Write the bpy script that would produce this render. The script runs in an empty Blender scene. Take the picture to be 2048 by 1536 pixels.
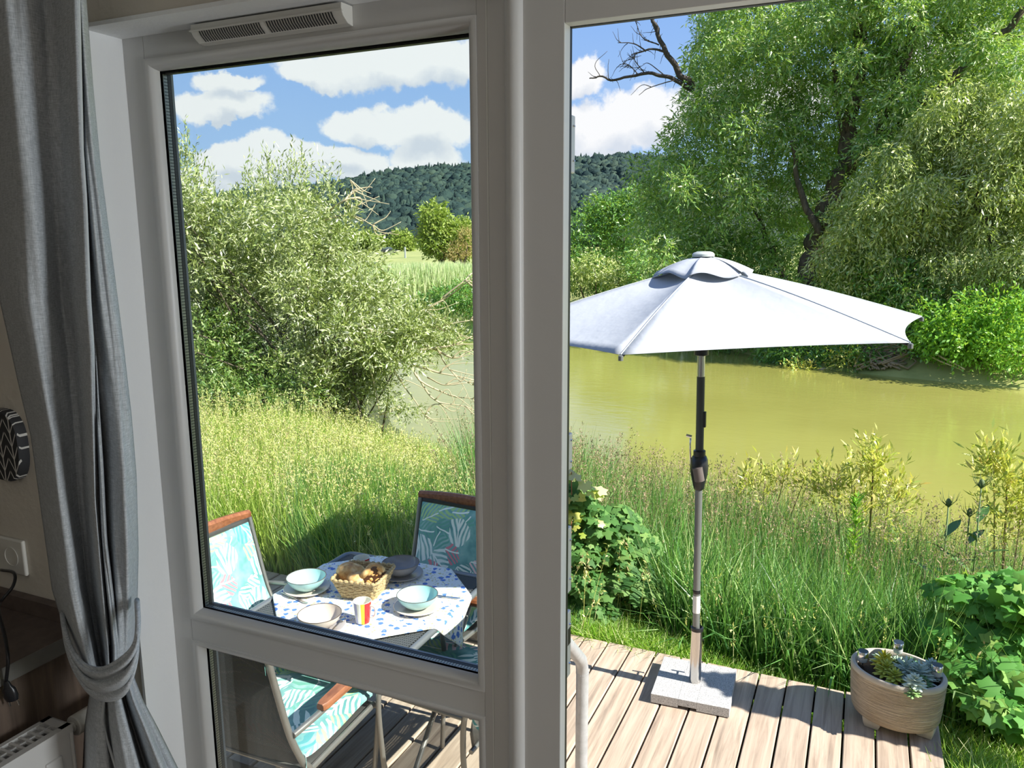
import bpy, math, random
import numpy as np
from mathutils import Matrix, Vector

sc = bpy.context.scene
PI = math.pi
COL = sc.collection
rng = np.random.default_rng(7)
random.seed(7)

# ------------------------------------------------------------------ camera
F, YAW, PITCH, ROLL, EYE = 1576.0, 24.11, 10.36, -0.305, 2.4
_y, _p, _r = (math.radians(v) for v in (YAW, PITCH, ROLL))
FW = np.array([-math.sin(_y)*math.cos(_p), math.cos(_y)*math.cos(_p), -math.sin(_p)])
RT0 = np.array([math.cos(_y), math.sin(_y), 0.0])
UP0 = np.cross(RT0, FW)
RT = RT0*math.cos(_r) + UP0*math.sin(_r)
UP = -RT0*math.sin(_r) + UP0*math.cos(_r)
CAM = np.array([0, 0, EYE])
cd = bpy.data.cameras.new('camera')
cd.sensor_width = 36.0
cd.lens = F/2048*36.0
cd.clip_start = 0.02
cd.clip_end = 5000
cam = bpy.data.objects.new('camera', cd)
COL.objects.link(cam)
m = Matrix.Identity(4)
for i in range(3):
    m[i][0], m[i][1], m[i][2], m[i][3] = RT[i], UP[i], -FW[i], CAM[i]
cam.matrix_world = m
sc.camera = cam

def ray(u, v):
    return FW + RT*(u-1024)/F - UP*(v-768)/F
def at(u, v, dist):                       # a point seen at (u, v) standing 'dist' metres away along the ground
    d = ray(u, v); return CAM + d*dist/math.hypot(d[0], d[1])
def onz(u, v, z):
    d = ray(u, v); return CAM + d*(z-EYE)/d[2]
def ony(u, v, y):
    d = ray(u, v); return CAM + d*y/d[1]

# ------------------------------------------------------------------ exposure, sky, sun, added room fill lights
sc.view_settings.view_transform = 'Standard'
sc.view_settings.look = 'None'
sc.view_settings.gamma = 1.0
sc.view_settings.use_curve_mapping = False
sc.view_settings.exposure = 0.0
cy = sc.cycles
cy.max_bounces = 7
cy.diffuse_bounces = 3
cy.glossy_bounces = 3
cy.transmission_bounces = 3
cy.transparent_max_bounces = 40
cy.caustics_reflective = False
cy.caustics_refractive = False

def lin(c):
    return tuple((x/255/12.92 if x/255 <= .04045 else ((x/255+.055)/1.055)**2.4) for x in c)

class NT:                                  # short-hand for building node trees
    def __init__(s, nt):
        s.t = nt; nt.nodes.clear()
    def n(s, typ, **kw):
        nd = s.t.nodes.new('ShaderNode'+typ)
        for k, v in kw.items(): setattr(nd, k, v)
        return nd
    def l(s, a, b): s.t.links.new(a, b)
    def put(s, sock, v):
        if hasattr(v, 'node'): s.l(v, sock)
        elif v is not None: sock.default_value = v
    def math(s, op, a, b=None, c=None, clamp=False):
        nd = s.n('Math', operation=op); nd.use_clamp = clamp
        for i, v in enumerate((a, b, c)):
            if v is not None: s.put(nd.inputs[i], v)
        return nd.outputs[0]
    def vmath(s, op, a, b=None):
        nd = s.n('VectorMath', operation=op)
        s.put(nd.inputs[0], a)
        if b is not None: s.put(nd.inputs[1], b)
        return nd.outputs[0]
    def mix(s, f, a, b):
        nd = s.n('Mix', data_type='RGBA')
        s.put(nd.inputs[0], f)
        for i, v in ((6, a), (7, b)):
            if not hasattr(v, 'node') and len(v) == 3: v = (*v, 1)
            s.put(nd.inputs[i], v)
        return nd.outputs[2]
    def ramp(s, f, stops, interp='LINEAR'):
        nd = s.n('ValToRGB'); cr = nd.color_ramp; cr.interpolation = interp
        while len(cr.elements) < len(stops): cr.elements.new(.5)
        for e, (p, c) in zip(cr.elements, stops):
            e.position = p
            e.color = (c, c, c, 1) if isinstance(c, (int, float)) else (*c, 1)
        s.put(nd.inputs[0], f)
        return nd.outputs[0]
    def noise(s, vec, scale, detail=3, rough=.55, dist=0.0):
        nd = s.n('TexNoise'); nd.inputs['Scale'].default_value = scale
        nd.inputs['Detail'].default_value = detail; nd.inputs['Roughness'].default_value = rough
        nd.inputs['Distortion'].default_value = dist
        if vec is not None: s.l(vec, nd.inputs['Vector'])
        return nd.outputs[0]
    def map(s, vec, loc=(0, 0, 0), rot=(0, 0, 0), scale=(1, 1, 1), typ='POINT'):
        nd = s.n('Mapping', vector_type=typ)
        nd.inputs['Location'].default_value = loc; nd.inputs['Rotation'].default_value = rot
        nd.inputs['Scale'].default_value = scale
        s.l(vec, nd.inputs['Vector']); return nd.outputs[0]

wd = bpy.data.worlds.new('sky'); sc.world = wd; wd.use_nodes = True
w = NT(wd.node_tree)
gv = w.n('TexCoord').outputs['Generated']
sep = w.n('SeparateXYZ'); w.l(gv, sep.inputs[0])
base = w.ramp(sep.outputs[2], [(0.0, (.58, .76, .96)), (.08, (.44, .66, .98)), (.25, (.30, .52, .96)), (.7, (.14, .30, .72)), (1.0, (.09, .23, .60))])
# cumulus clouds: ellipsoidal puffs at their own bearings, broken up by noise
puffs = [(440,215,120,42),(450,165,95,30),(440,245,34,18),(760,135,230,52),(880,120,130,60),(640,150,90,36),(730,245,88,42),(850,255,120,50),
         (560,320,190,46),(470,318,100,38),(700,315,120,36),(860,312,96,46),(640,345,300,34),(420,345,90,30),(1150,155,62,44),(1230,250,150,68),(1310,230,95,62),
         (1170,265,90,56),(1150,312,90,20),(1110,250,120,60),(370,360,120,26),(1500,200,200,60),(1900,120,160,80),(2100,300,200,90),(1700,-250,260,120),(1000,-200,260,100),(400,-260,260,110)]
nz = w.n('TexNoise'); nz.inputs['Scale'].default_value = 14; nz.inputs['Detail'].default_value = 9; nz.inputs['Roughness'].default_value = .6
w.l(gv, nz.inputs['Vector'])
off = w.vmath('SCALE', w.vmath('SUBTRACT', nz.outputs['Color'], (.5, .5, .5)))
off.node.inputs['Scale'].default_value = .062
dv = w.vmath('ADD', gv, off)
acc = None
accs = None
for (u, v, ru, rv) in puffs:
    d = ray(u, v); D = d/np.linalg.norm(d)
    az = math.atan2(-D[0], D[1]); k = 1/(F*np.linalg.norm(d))
    mp = w.map(dv, loc=tuple(D), rot=(0, 0, az), scale=(ru*k*1.05, .5, rv*k*1.05), typ='TEXTURE')
    g = w.n('TexGradient', gradient_type='SPHERICAL'); w.l(mp, g.inputs[0])
    acc = g.outputs['Fac'] if acc is None else w.math('MAXIMUM', acc, g.outputs['Fac'])
    mp2 = w.map(dv, loc=tuple(D-np.array([0, 0, .022*rv/45])), rot=(0, 0, az), scale=(ru*k*.9, .5, rv*k*.8), typ='TEXTURE')
    g2 = w.n('TexGradient', gradient_type='SPHERICAL'); w.l(mp2, g2.inputs[0])
    accs = g2.outputs['Fac'] if accs is None else w.math('MAXIMUM', accs, g2.outputs['Fac'])
n2 = w.noise(gv, 38, 5, .6)
n3 = w.noise(w.map(gv, scale=(1, 1, 2.5)), 3.2, 6, .62)
dens = w.math('ADD', acc, w.math('MULTIPLY', w.math('SUBTRACT', n2, .5), .55))
cl = w.ramp(dens, [(.12, 0.0), (.34, 1.0)], 'EASE')
behind = w.ramp(w.math('MULTIPLY', n3, w.ramp(sep.outputs[1], [(.15, 1.0), (.5, 0.0)])), [(.5, 0.0), (.62, .9)])
cl = w.math('MAXIMUM', cl, behind)
shade = w.ramp(w.math('ADD', accs, w.math('MULTIPLY', w.math('SUBTRACT', n2, .5), .5)), [(.25, 0.0), (.8, 1.0)])
ccol = w.mix(shade, (1.02, 1.03, 1.05), (.74, .80, .90))
scol = w.mix(cl, base, ccol)
ground = w.ramp(sep.outputs[2], [(.49, 0.0), (.5, 1.0)])   # below the horizon: dull green earth light
low = w.math('GREATER_THAN', sep.outputs[2], -0.01)
fin = w.mix(low, (.12, .16, .07), scol)
bg = w.n('Background'); w.l(fin, bg.inputs[0]); bg.inputs[1].default_value = 0.95
wo = w.n('OutputWorld'); w.l(bg.outputs[0], wo.inputs[0])

SUN_EL = 40.0
sl = bpy.data.lights.new('sun', 'SUN'); sl.energy = 11.0; sl.angle = math.radians(.53); sl.color = (1.0, .95, .86)
so = bpy.data.objects.new('sun', sl); COL.objects.link(so)
sd = Vector((math.cos(math.radians(SUN_EL)), 0.0, math.sin(math.radians(SUN_EL))))
so.rotation_euler = sd.to_track_quat('Z', 'Y').to_euler(); so.location = (30, 5, 30)

def lamp(name, loc, energy, size, col=(1, .97, .93), rot=(0, 0, 0)):
    a = bpy.data.lights.new(name, 'AREA'); a.shape = 'RECTANGLE'; a.size, a.size_y = size; a.energy = energy; a.color = col
    o = bpy.data.objects.new(name, a); COL.objects.link(o); o.location = loc; o.rotation_euler = rot
    return o
lamp('added_ceiling_light', (.1, -.9, 3.22), 5, (1.0, 1.0))  # added fill light to lift the room, no such lamp is seen
# added side fill that brightens the reveal; no window is known there
lamp('added_side_fill', (2.57, .74, 2.0), 50, (1.1, .54), (.90, .96, 1.0), (0, math.radians(90), 0))

# ------------------------------------------------------------------ object helpers
def tag(o, label=None, cat=None, group=None, kind=None):
    if label: o['label'] = label
    if cat: o['category'] = cat
    if group: o['group'] = group
    if kind: o['kind'] = kind
    return o
def thing(name, label, cat, loc=(0, 0, 0), rot=(0, 0, 0), group=None, kind=None):
    o = bpy.data.objects.new(name, None); COL.objects.link(o)
    o.empty_display_size = .05
    o.location = loc; o.rotation_euler = rot if not isinstance(rot, (int, float)) else (0, 0, rot)
    return tag(o, label, cat, group, kind)
def dup(root, loc, rotz, label=None, group=None, rot=None):
    r = root.copy(); COL.objects.link(r); r.location = loc; r.rotation_euler = rot or (0, 0, rotz)
    if label: r['label'] = label
    if group: r['group'] = group
    for ch in list(root.children):
        c = ch.copy(); COL.objects.link(c); c.parent = r
        for g in list(ch.children):
            d = g.copy(); COL.objects.link(d); d.parent = c
    return r

class MB:
    def __init__(s): s.v = []; s.f = []
    def add(s, vs, fs):
        o = len(s.v); s.v.extend([tuple(map(float, p)) for p in vs]); s.f.extend([tuple(i+o for i in f) for f in fs]); return s
    def box(s, x0, x1, y0, y1, z0, z1):
        vs = [(x, y, z) for x in (x0, x1) for y in (y0, y1) for z in (z0, z1)]
        return s.add(vs, [(0, 1, 3, 2), (4, 6, 7, 5), (0, 4, 5, 1), (2, 3, 7, 6), (0, 2, 6, 4), (1, 5, 7, 3)])
    def obox(s, c, ax, ay, az):           # box from centre and half axes
        c, ax, ay, az = (np.array(t, float) for t in (c, ax, ay, az))
        vs = [c+i*ax+j*ay+k*az for i in (-1, 1) for j in (-1, 1) for k in (-1, 1)]
        return s.add(vs, [(0, 1, 3, 2), (4, 6, 7, 5), (0, 4, 5, 1), (2, 3, 7, 6), (0, 2, 6, 4), (1, 5, 7, 3)])
    def tube(s, path, r, n=10, cap=True, closed=False, flat=1.0):
        P = [np.array(p, float) for p in path]; m = len(P)
        R = [r]*m if isinstance(r, (int, float)) else list(r)
        T = []
        for i in range(m):
            a = P[(i-1) % m] if (closed or i > 0) else P[0]
            b = P[(i+1) % m] if (closed or i < m-1) else P[-1]
            t = b-a; T.append(t/(np.linalg.norm(t)+1e-12))
        ref = np.array([0, 0, 1.0]) if abs(T[0][2]) < .9 else np.array([1.0, 0, 0])
        nrm = np.cross(T[0], ref); nrm /= np.linalg.norm(nrm)
        vs = []
        for i in range(m):
            nrm = nrm - T[i]*(nrm@T[i]); nrm /= np.linalg.norm(nrm)+1e-12
            bi = np.cross(T[i], nrm)
            for k in range(n):
                a = 2*PI*k/n
                vs.append(P[i]+R[i]*(math.cos(a)*nrm+flat*math.sin(a)*bi))
        fs = []
        for i in range(m if closed else m-1):
            j = (i+1) % m
            for k in range(n):
                q = (k+1) % n
                fs.append((i*n+k, i*n+q, j*n+q, j*n+k))
        if cap and not closed:
            fs.append(tuple(range(n-1, -1, -1))); fs.append(tuple((m-1)*n+k for k in range(n)))
        return s.add(vs, fs)
    def lathe(s, prof, n=32, c=(0, 0, 0), sx=1, sy=1, rot=0, caps=True):
        vs, fs = [], []
        for (r, z) in prof:
            for k in range(n):
                a = 2*PI*k/n; x, y = r*math.cos(a)*sx, r*math.sin(a)*sy
                vs.append((c[0]+x*math.cos(rot)-y*math.sin(rot), c[1]+x*math.sin(rot)+y*math.cos(rot), c[2]+z))
        for i in range(len(prof)-1):
            for k in range(n):
                q = (k+1) % n; fs.append((i*n+k, i*n+q, (i+1)*n+q, (i+1)*n+k))
        if caps and prof[0][0] > 1e-5: fs.append(tuple(range(n-1, -1, -1)))
        if caps and prof[-1][0] > 1e-5: fs.append(tuple((len(prof)-1)*n+k for k in range(n)))
        return s.add(vs, fs)
    def grid(s, G, close_u=False):        # G[i][j] points
        a, b = len(G), len(G[0]); vs = [p for row in G for p in row]; fs = []
        for i in range(a if close_u else a-1):
            for j in range(b-1):
                i2 = (i+1) % a
                fs.append((i*b+j, i*b+j+1, i2*b+j+1, i2*b+j))
        return s.add(vs, fs)
    def ell(s, c, r, nu=16, nv=10, rot=None):
        prof = [(math.sin(PI*i/nv), -math.cos(PI*i/nv)) for i in range(nv+1)]
        vs = []
        for (q, z) in prof:
            for k in range(nu):
                a = 2*PI*k/nu; p = np.array([q*math.cos(a)*r[0], q*math.sin(a)*r[1], z*r[2]])
                if rot is not None: p = np.array(rot)@p
                vs.append(p+np.array(c))
        fs = [(i*nu+k, i*nu+(k+1) % nu, (i+1)*nu+(k+1) % nu, (i+1)*nu+k) for i in range(nv) for k in range(nu)]
        return s.add(vs, fs)
    def build(s, name, mat, parent=None, smooth=False, bevel=0, subd=0, solid=0, bseg=2):
        me = bpy.data.meshes.new(name); me.from_pydata(s.v, [], s.f); me.validate(); me.update()
        o = bpy.data.objects.new(name, me); COL.objects.link(o)
        if mat: me.materials.append(mat)
        if parent: o.parent = parent
        if smooth:
            me.polygons.foreach_set('use_smooth', [True]*len(me.polygons))
            if smooth == 'auto':
                md = None
                me.polygons.foreach_set('use_smooth', [True]*len(me.polygons))
                try: me.set_sharp_from_angle(angle=math.radians(38))
                except Exception: pass
        if solid:
            md = o.modifiers.new('solid', 'SOLIDIFY'); md.thickness = abs(solid); md.offset = 0 if solid > 0 else 1
        if bevel:
            md = o.modifiers.new('bevel', 'BEVEL'); md.width = bevel; md.segments = bseg; md.limit_method = 'ANGLE'; md.angle_limit = math.radians(40)
        if subd:
            md = o.modifiers.new('sub', 'SUBSURF'); md.levels = subd; md.render_levels = subd
        return o

def bigmesh(name, V, Fc, k, mat, parent=None, smooth=False):   # V (n,3) floats, Fc (m,k) ints: fast path for foliage
    me = bpy.data.meshes.new(name)
    V = np.ascontiguousarray(V, np.float32); Fc = np.ascontiguousarray(Fc, np.int32)
    me.vertices.add(len(V)); me.vertices.foreach_set('co', V.ravel())
    me.loops.add(Fc.size); me.loops.foreach_set('vertex_index', Fc.ravel())
    me.polygons.add(len(Fc)); me.polygons.foreach_set('loop_start', np.arange(0, Fc.size, k, dtype=np.int32))
    if smooth: me.polygons.foreach_set('use_smooth', np.ones(len(Fc), bool))
    me.update(calc_edges=True)
    o = bpy.data.objects.new(name, me); COL.objects.link(o)
    me.materials.append(mat)
    if parent: o.parent = parent
    return o

def bez(pts, n=8):                        # Catmull-Rom through points
    P = [np.array(p, float) for p in pts]; P = [2*P[0]-P[1]]+P+[2*P[-1]-P[-2]]; out = []
    for i in range(1, len(P)-2):
        for k in range(n):
            t = k/n; a, b, c, d = P[i-1:i+3]
            out.append(.5*((2*b)+(-a+c)*t+(2*a-5*b+4*c-d)*t*t+(-a+3*b-3*c+d)*t**3))
    out.append(P[-2]); return out

# ------------------------------------------------------------------ materials
def mat(name, col=(.8, .8, .8), rough=.5, metal=0.0, spec=.5, bump=None, var=None):
    M = bpy.data.materials.new(name); M.use_nodes = True; t = NT(M.node_tree)
    b = t.n('BsdfPrincipled'); o = t.n('OutputMaterial'); t.l(b.outputs[0], o.inputs[0])
    b.inputs['Base Color'].default_value = (*col, 1); b.inputs['Roughness'].default_value = rough
    b.inputs['Metallic'].default_value = metal; b.inputs['Specular IOR Level'].default_value = spec
    oc = t.n('TexCoord').outputs['Object']
    if var:
        sc_, amt = var
        n = t.noise(oc, sc_, 5)
        t.l(t.mix(n, tuple(c*(1-amt) for c in col), tuple(min(1, c*(1+amt)) for c in col)), b.inputs['Base Color'])
    if bump:
        bs, st = bump
        n = t.noise(oc, bs, 4); bp = t.n('Bump'); bp.inputs['Strength'].default_value = st; bp.inputs['Distance'].default_value = .005
        t.l(n, bp.inputs['Height']); t.l(bp.outputs[0], b.inputs['Normal'])
    M['_'] = 0
    return M, t, b, oc
def simple(*a, **k): return mat(*a, **k)[0]

LEAFGAIN = 1.7
def leafmat(name, cols, trans=.35, rough=.4, gloss=.10, tcol=None):
    cols = [tuple(min(.78, q*LEAFGAIN) for q in c) for c in cols]; rough = max(rough, .5); gloss *= .6
    M = bpy.data.materials.new(name); M.use_nodes = True; t = NT(M.node_tree)
    g = t.n('NewGeometry'); r = g.outputs['Random Per Island']
    n = len(cols); c = t.ramp(r, [(i/max(1, n-1), q) for i, q in enumerate(cols)])
    d = t.n('BsdfDiffuse'); t.l(c, d.inputs[0])
    tr = t.n('BsdfTranslucent')
    tc = t.mix(.75, c, tcol or (.45, .62, .06)); t.l(tc, tr.inputs[0])
    m1 = t.n('MixShader'); m1.inputs[0].default_value = trans; t.l(d.outputs[0], m1.inputs[1]); t.l(tr.outputs[0], m1.inputs[2])
    gl = t.n('BsdfGlossy'); gl.inputs['Roughness'].default_value = rough; gl.inputs[0].default_value = (1, 1, 1, 1)
    m2 = t.n('MixShader'); m2.inputs[0].default_value = gloss; t.l(m1.outputs[0], m2.inputs[1]); t.l(gl.outputs[0], m2.inputs[2])
    o = t.n('OutputMaterial'); t.l(m2.outputs[0], o.inputs[0])
    return M

PVC = simple('white_plastic_profile', (.66, .65, .63), .35, spec=.4)
PVC2 = simple('aged_white_plastic', (.72, .70, .64), .4)
BLACK = simple('black_rubber', (.012, .012, .013), .5)
PLASTER = simple('white_plaster', (.88, .885, .88), .9, bump=(90, .15))
WALLP = simple('cream_wall_paint', (.62, .57, .49), .9, bump=(60, .2))
CEIL = simple('ceiling_paint', (.7, .69, .67), .9)
DARKTRIM = simple('brown_trim', (.20, .175, .15), .8, bump=(50, .2))
SPACER, _t, _b, _oc = mat('spacer_bar', (.65, .64, .58), .4, .3)
_s = _t.n('SeparateXYZ'); _t.l(_oc, _s.inputs[0])
_h = _t.math('LESS_THAN', _t.math('FRACT', _t.math('MULTIPLY', _t.math('ADD', _s.outputs[0], _s.outputs[2]), 170)), .45)
_t.l(_t.mix(_h, (.66, .65, .58), (.25, .25, .22)), _b.inputs['Base Color'])
STEEL = simple('brushed_steel', (.62, .60, .57), .18, 1.0)
GALV = simple('galvanised_steel', (.46, .48, .50), .45, .45, bump=(40, .2), var=(30, .3))
POLEDARK = simple('dark_grey_pole', (.055, .06, .062), .3, .3)
POLEMID = simple('grey_pole', (.20, .215, .21), .35, .4)
CHROME = simple('chrome', (.8, .8, .8), .12, 1.0)
BLKPLASTIC = simple('black_plastic', (.014, .015, .018), .3)
TUBE = simple('grey_aluminium_tube', (.24, .235, .22), .38, .6)
LABELW = simple('white_paper_label', (.8, .8, .76), .6)

M = bpy.data.materials.new('window_glass'); M.use_nodes = True; t = NT(M.node_tree)
fr = t.n('Fresnel'); fr.inputs['IOR'].default_value = 1.18
tb = t.n('BsdfTransparent'); tb.inputs[0].default_value = (.97, .985, .98, 1)
gb = t.n('BsdfGlossy'); gb.inputs['Roughness'].default_value = .0
mx = t.n('MixShader'); t.l(fr.outputs[0], mx.inputs[0]); t.l(tb.outputs[0], mx.inputs[1]); t.l(gb.outputs[0], mx.inputs[2])
t.l(mx.outputs[0], t.n('OutputMaterial').inputs[0]); GLASS = M

# deck timber: boards run along y
DECK, t, b, oc = mat('weathered_deck_boards', rough=.75)
g = t.n('NewGeometry')
n = t.noise(t.map(oc, scale=(30, 1.6, 30)), 1.0, 8, .62, .6)
n2 = t.noise(t.map(oc, scale=(7, 2.2, 7)), 1.0, 4, .6)
c1 = t.ramp(n, [(.28, (.16, .12, .09)), (.45, (.37, .285, .215)), (.62, (.55, .445, .345)), (.8, (.64, .54, .43))])
c2 = t.mix(t.ramp(n2, [(.35, 0.0), (.7, .55)]), c1, (.46, .39, .31))
c3 = t.mix(t.math('MULTIPLY', g.outputs['Random Per Island'], .30), c2, (.40, .31, .24))
t.l(c3, b.inputs['Base Color'])
bp = t.n('Bump'); bp.inputs['Strength'].default_value = .5; bp.inputs['Distance'].default_value = .004; t.l(n, bp.inputs['Height']); t.l(bp.outputs[0], b.inputs['Normal'])
# granite
GRANITE, t, b, oc = mat('grey_granite', rough=.6)
n = t.noise(oc, 160, 3, .7); n2 = t.noise(oc, 420, 2, .6)
t.l(t.mix(t.ramp(n2, [(.42, 0.0), (.62, .55)]), t.ramp(n, [(.3, (.09, .092, .095)), (.48, (.34, .34, .34)), (.66, (.62, .62, .61))]), (.66, .66, .65)), b.inputs['Base Color'])
# canopy fabric
CANOPY, t, b, oc = mat('parasol_fabric', (.54, .575, .62), .8, spec=.2)
tr = t.n('BsdfTranslucent'); tr.inputs[0].default_value = (.5, .55, .62, 1); mx = t.n('MixShader'); mx.inputs[0].default_value = .22
t.l(b.outputs[0], mx.inputs[1]); t.l(tr.outputs[0], mx.inputs[2]); t.l(mx.outputs[0], t.t.nodes['Material Output'].inputs[0])
wv = t.noise(oc, 9, 3); bp = t.n('Bump'); bp.inputs['Strength'].default_value = .25; bp.inputs['Distance'].default_value = .02; t.l(wv, bp.inputs['Height']); t.l(bp.outputs[0], b.inputs['Normal'])
# woods
def woodmat(name, a, c, scale, rough=.45):
    M, t, b, oc = mat(name, rough=rough)
    n = t.noise(t.map(oc, scale=scale), 1.0, 6, .6, .5)
    t.l(t.ramp(n, [(.3, a), (.7, c)]), b.inputs['Base Color'])
    return M
TEAK = woodmat('oiled_hardwood', (.17, .055, .022), (.36, .14, .06), (60, 14, 60), .35)
PANELWOOD = woodmat('grey_brown_wood_panel', (.075, .052, .038), (.19, .135, .10), (40, 40, 3), .5)
WORKTOP = simple('dark_stone_worktop', (.115, .085, .072), .5, var=(35, .5))
WORKEDGE = simple('grey_worktop_edge', (.17, .165, .15), .55, var=(30, .2))
# curtain: woven grey
CURT, t, b, oc = mat('grey_woven_curtain', (.33, .36, .39), .85, spec=.15)
n1 = t.noise(t.map(oc, scale=(900, 900, 60)), 1.0, 3, .6); n2 = t.noise(t.map(oc, scale=(70, 70, 900)), 1.0, 3, .6)
nn = t.math('MULTIPLY', t.math('ADD', n1, n2), .5)
t.l(t.ramp(nn, [(.38, (.34, .365, .385)), (.62, (.62, .65, .675))]), b.inputs['Base Color'])
bp = t.n('Bump'); bp.inputs['Strength'].default_value = .25; bp.inputs['Distance'].default_value = .001; t.l(nn, bp.inputs['Height']); t.l(bp.outputs[0], b.inputs['Normal'])
HEM = simple('curtain_hem', (.55, .58, .60), .85)
# mesh sling of chairs and table top
def slingmat(name, colr, sx, sy, holes):
    M, t, b, oc = mat(name, colr, .6)
    sp = t.n('SeparateXYZ'); t.l(t.n('TexCoord').outputs['UV'] if False else oc, sp.inputs[0])
    ax = t.math('FRACT', t.math('MULTIPLY', sp.outputs[0], sx)); az = t.math('FRACT', t.math('MULTIPLY', t.math('ADD', sp.outputs[1], sp.outputs[2]), sy))
    h = t.math('MULTIPLY', t.math('GREATER_THAN', ax, 1-holes), t.math('GREATER_THAN', az, 1-holes))
    tl = t.n('BsdfTranslucent'); tl.inputs[0].default_value = (*colr, 1); m0 = t.n('MixShader'); m0.inputs[0].default_value = .35; t.l(b.outputs[0], m0.inputs[1]); t.l(tl.outputs[0], m0.inputs[2])
    tb = t.n('BsdfTransparent'); mx = t.n('MixShader'); t.l(h, mx.inputs[0]); t.l(m0.outputs[0], mx.inputs[1]); t.l(tb.outputs[0], mx.inputs[2])
    t.l(mx.outputs[0], t.t.nodes['Material Output'].inputs[0]); return M
SLING = slingmat('black_mesh_fabric', (.09, .09, .085), 190, 260, .55)
TABLETOP = slingmat('perforated_grey_metal', (.13, .14, .145), 95, 60, .42)
# tropical leaf print
TROPIC, t, b, oc = mat('tropical_leaf_print', rough=.8, spec=.15)
uvw = oc
vo = t.n('TexVoronoi'); vo.inputs['Scale'].default_value = 9.0; vo.inputs['Randomness'].default_value = 1.0
wob = t.n('TexNoise'); wob.inputs['Scale'].default_value = 6; t.l(uvw, wob.inputs['Vector'])
wv_ = t.vmath('SCALE', t.vmath('SUBTRACT', wob.outputs['Color'], (.5, .5, .5))); wv_.node.inputs['Scale'].default_value = .06
wp = t.vmath('ADD', uvw, wv_); t.l(wp, vo.inputs['Vector'])
cs = t.n('SeparateColor'); t.l(vo.outputs['Color'], cs.inputs[0])
loc = t.vmath('SUBTRACT', wp, vo.outputs['Position'])
vr = t.n('VectorRotate', rotation_type='EULER_XYZ'); t.l(loc, vr.inputs['Vector'])
cx = t.n('CombineXYZ'); t.l(t.math('MULTIPLY', cs.outputs[0], 6.28), cx.inputs[1]); t.l(t.math('MULTIPLY', cs.outputs[0], 6.28), cx.inputs[2]); t.l(cx.outputs[0], vr.inputs['Rotation'])
ls = t.n('SeparateXYZ'); t.l(vr.outputs[0], ls.inputs[0])
along, across = ls.outputs[0], t.math('ABSOLUTE', ls.outputs[2])
br = t.math('FRACT', t.math('MULTIPLY', t.math('ADD', along, t.math('MULTIPLY', across, 1.1)), 34))
frond = t.math('LESS_THAN', br, .52)
leafin = t.math('LESS_THAN', vo.outputs['Distance'], .72)
midr = t.math('LESS_THAN', across, .0035)
pick = cs.outputs[1]
lc = t.ramp(pick, [(0, (.80, .88, .82)), (.28, (.42, .66, .30)), (.5, (.16, .42, .34)), (.64, (.72, .86, .80)), (.80, (.10, .34, .36)), (.9, (.72, .26, .30)), (.955, (.85, .62, .64))], 'CONSTANT')
bgc = t.ramp(t.noise(oc, 9, 3), [(.35, (.10, .29, .29)), (.55, (.24, .47, .45)), (.75, (.46, .64, .58))])
f_ = t.math('MULTIPLY', frond, leafin)
c = t.mix(f_, bgc, lc)
c = t.mix(t.math('MULTIPLY', midr, leafin), c, (.85, .92, .86))
t.l(c, b.inputs['Base Color'])
bp = t.n('Bump'); bp.inputs['Strength'].default_value = .35; bp.inputs['Distance'].default_value = .02; t.l(t.noise(oc, 7, 2), bp.inputs['Height']); t.l(bp.outputs[0], b.inputs['Normal'])
# floral tablecloth
CLOTH, t, b, oc = mat('floral_tablecloth', rough=.8, spec=.2)
wob = t.n('TexNoise'); wob.inputs['Scale'].default_value = 60; t.l(oc, wob.inputs['Vector'])
wv_ = t.vmath('SCALE', t.vmath('SUBTRACT', wob.outputs['Color'], (.5, .5, .5))); wv_.node.inputs['Scale'].default_value = .022
wp = t.vmath('ADD', oc, wv_)
def spots(sc_, thr, seed):
    v = t.n('TexVoronoi'); v.inputs['Scale'].default_value = sc_; t.l(t.map(wp, loc=(seed, seed*.7, 0)), v.inputs['Vector'])
    r = t.n('SeparateColor'); t.l(v.outputs['Color'], r.inputs[0])
    return t.math('MULTIPLY', t.math('LESS_THAN', v.outputs['Distance'], thr), t.math('GREATER_THAN', r.outputs[0], .35))
c = t.mix(spots(44, .30, 3.1), (.86, .87, .86), (.58, .58, .30))
c = t.mix(spots(60, .26, 7.7), c, (.70, .66, .38))
c = t.mix(spots(27, .36, 1.3), c, (.10, .22, .62))
c = t.mix(spots(50, .2, 5.9), c, (.25, .36, .72))
t.l(c, b.inputs['Base Color'])
# crockery
TURQ = simple('turquoise_glaze', (.40, .66, .66), .12); BEIGEG = simple('beige_glaze', (.66, .57, .50), .12)
GREYG = simple('grey_glaze', (.24, .235, .25), .12); GREYPL = simple('grey_plate_glaze', (.42, .38, .38), .15)
RIMB = simple('brown_glaze_rim', (.10, .07, .05), .3)
MUGW = simple('white_glaze', (.84, .82, .72), .15)
MUG, t, b, oc = mat('striped_glaze', rough=.15)
sp = t.n('SeparateXYZ'); t.l(oc, sp.inputs[0])
an = t.math('FRACT', t.math('ADD', t.math('DIVIDE', t.math('ARCTAN2', sp.outputs[1], sp.outputs[0]), 2*PI), 1.0))
S = [(.50, .10, .025), (.85, .83, .75), (.36, .36, .55), (.85, .83, .75), (.85, .55, .03), (.60, .015, .015), (.60, .015, .015)]
seq = [S[i % 7] for i in range(14)]
t.l(t.ramp(an, [(i/14, q) for i, q in enumerate(seq)], 'CONSTANT'), b.inputs['Base Color'])
SEAGRASS, t, b, oc = mat('seagrass_weave', rough=.8)
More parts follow.
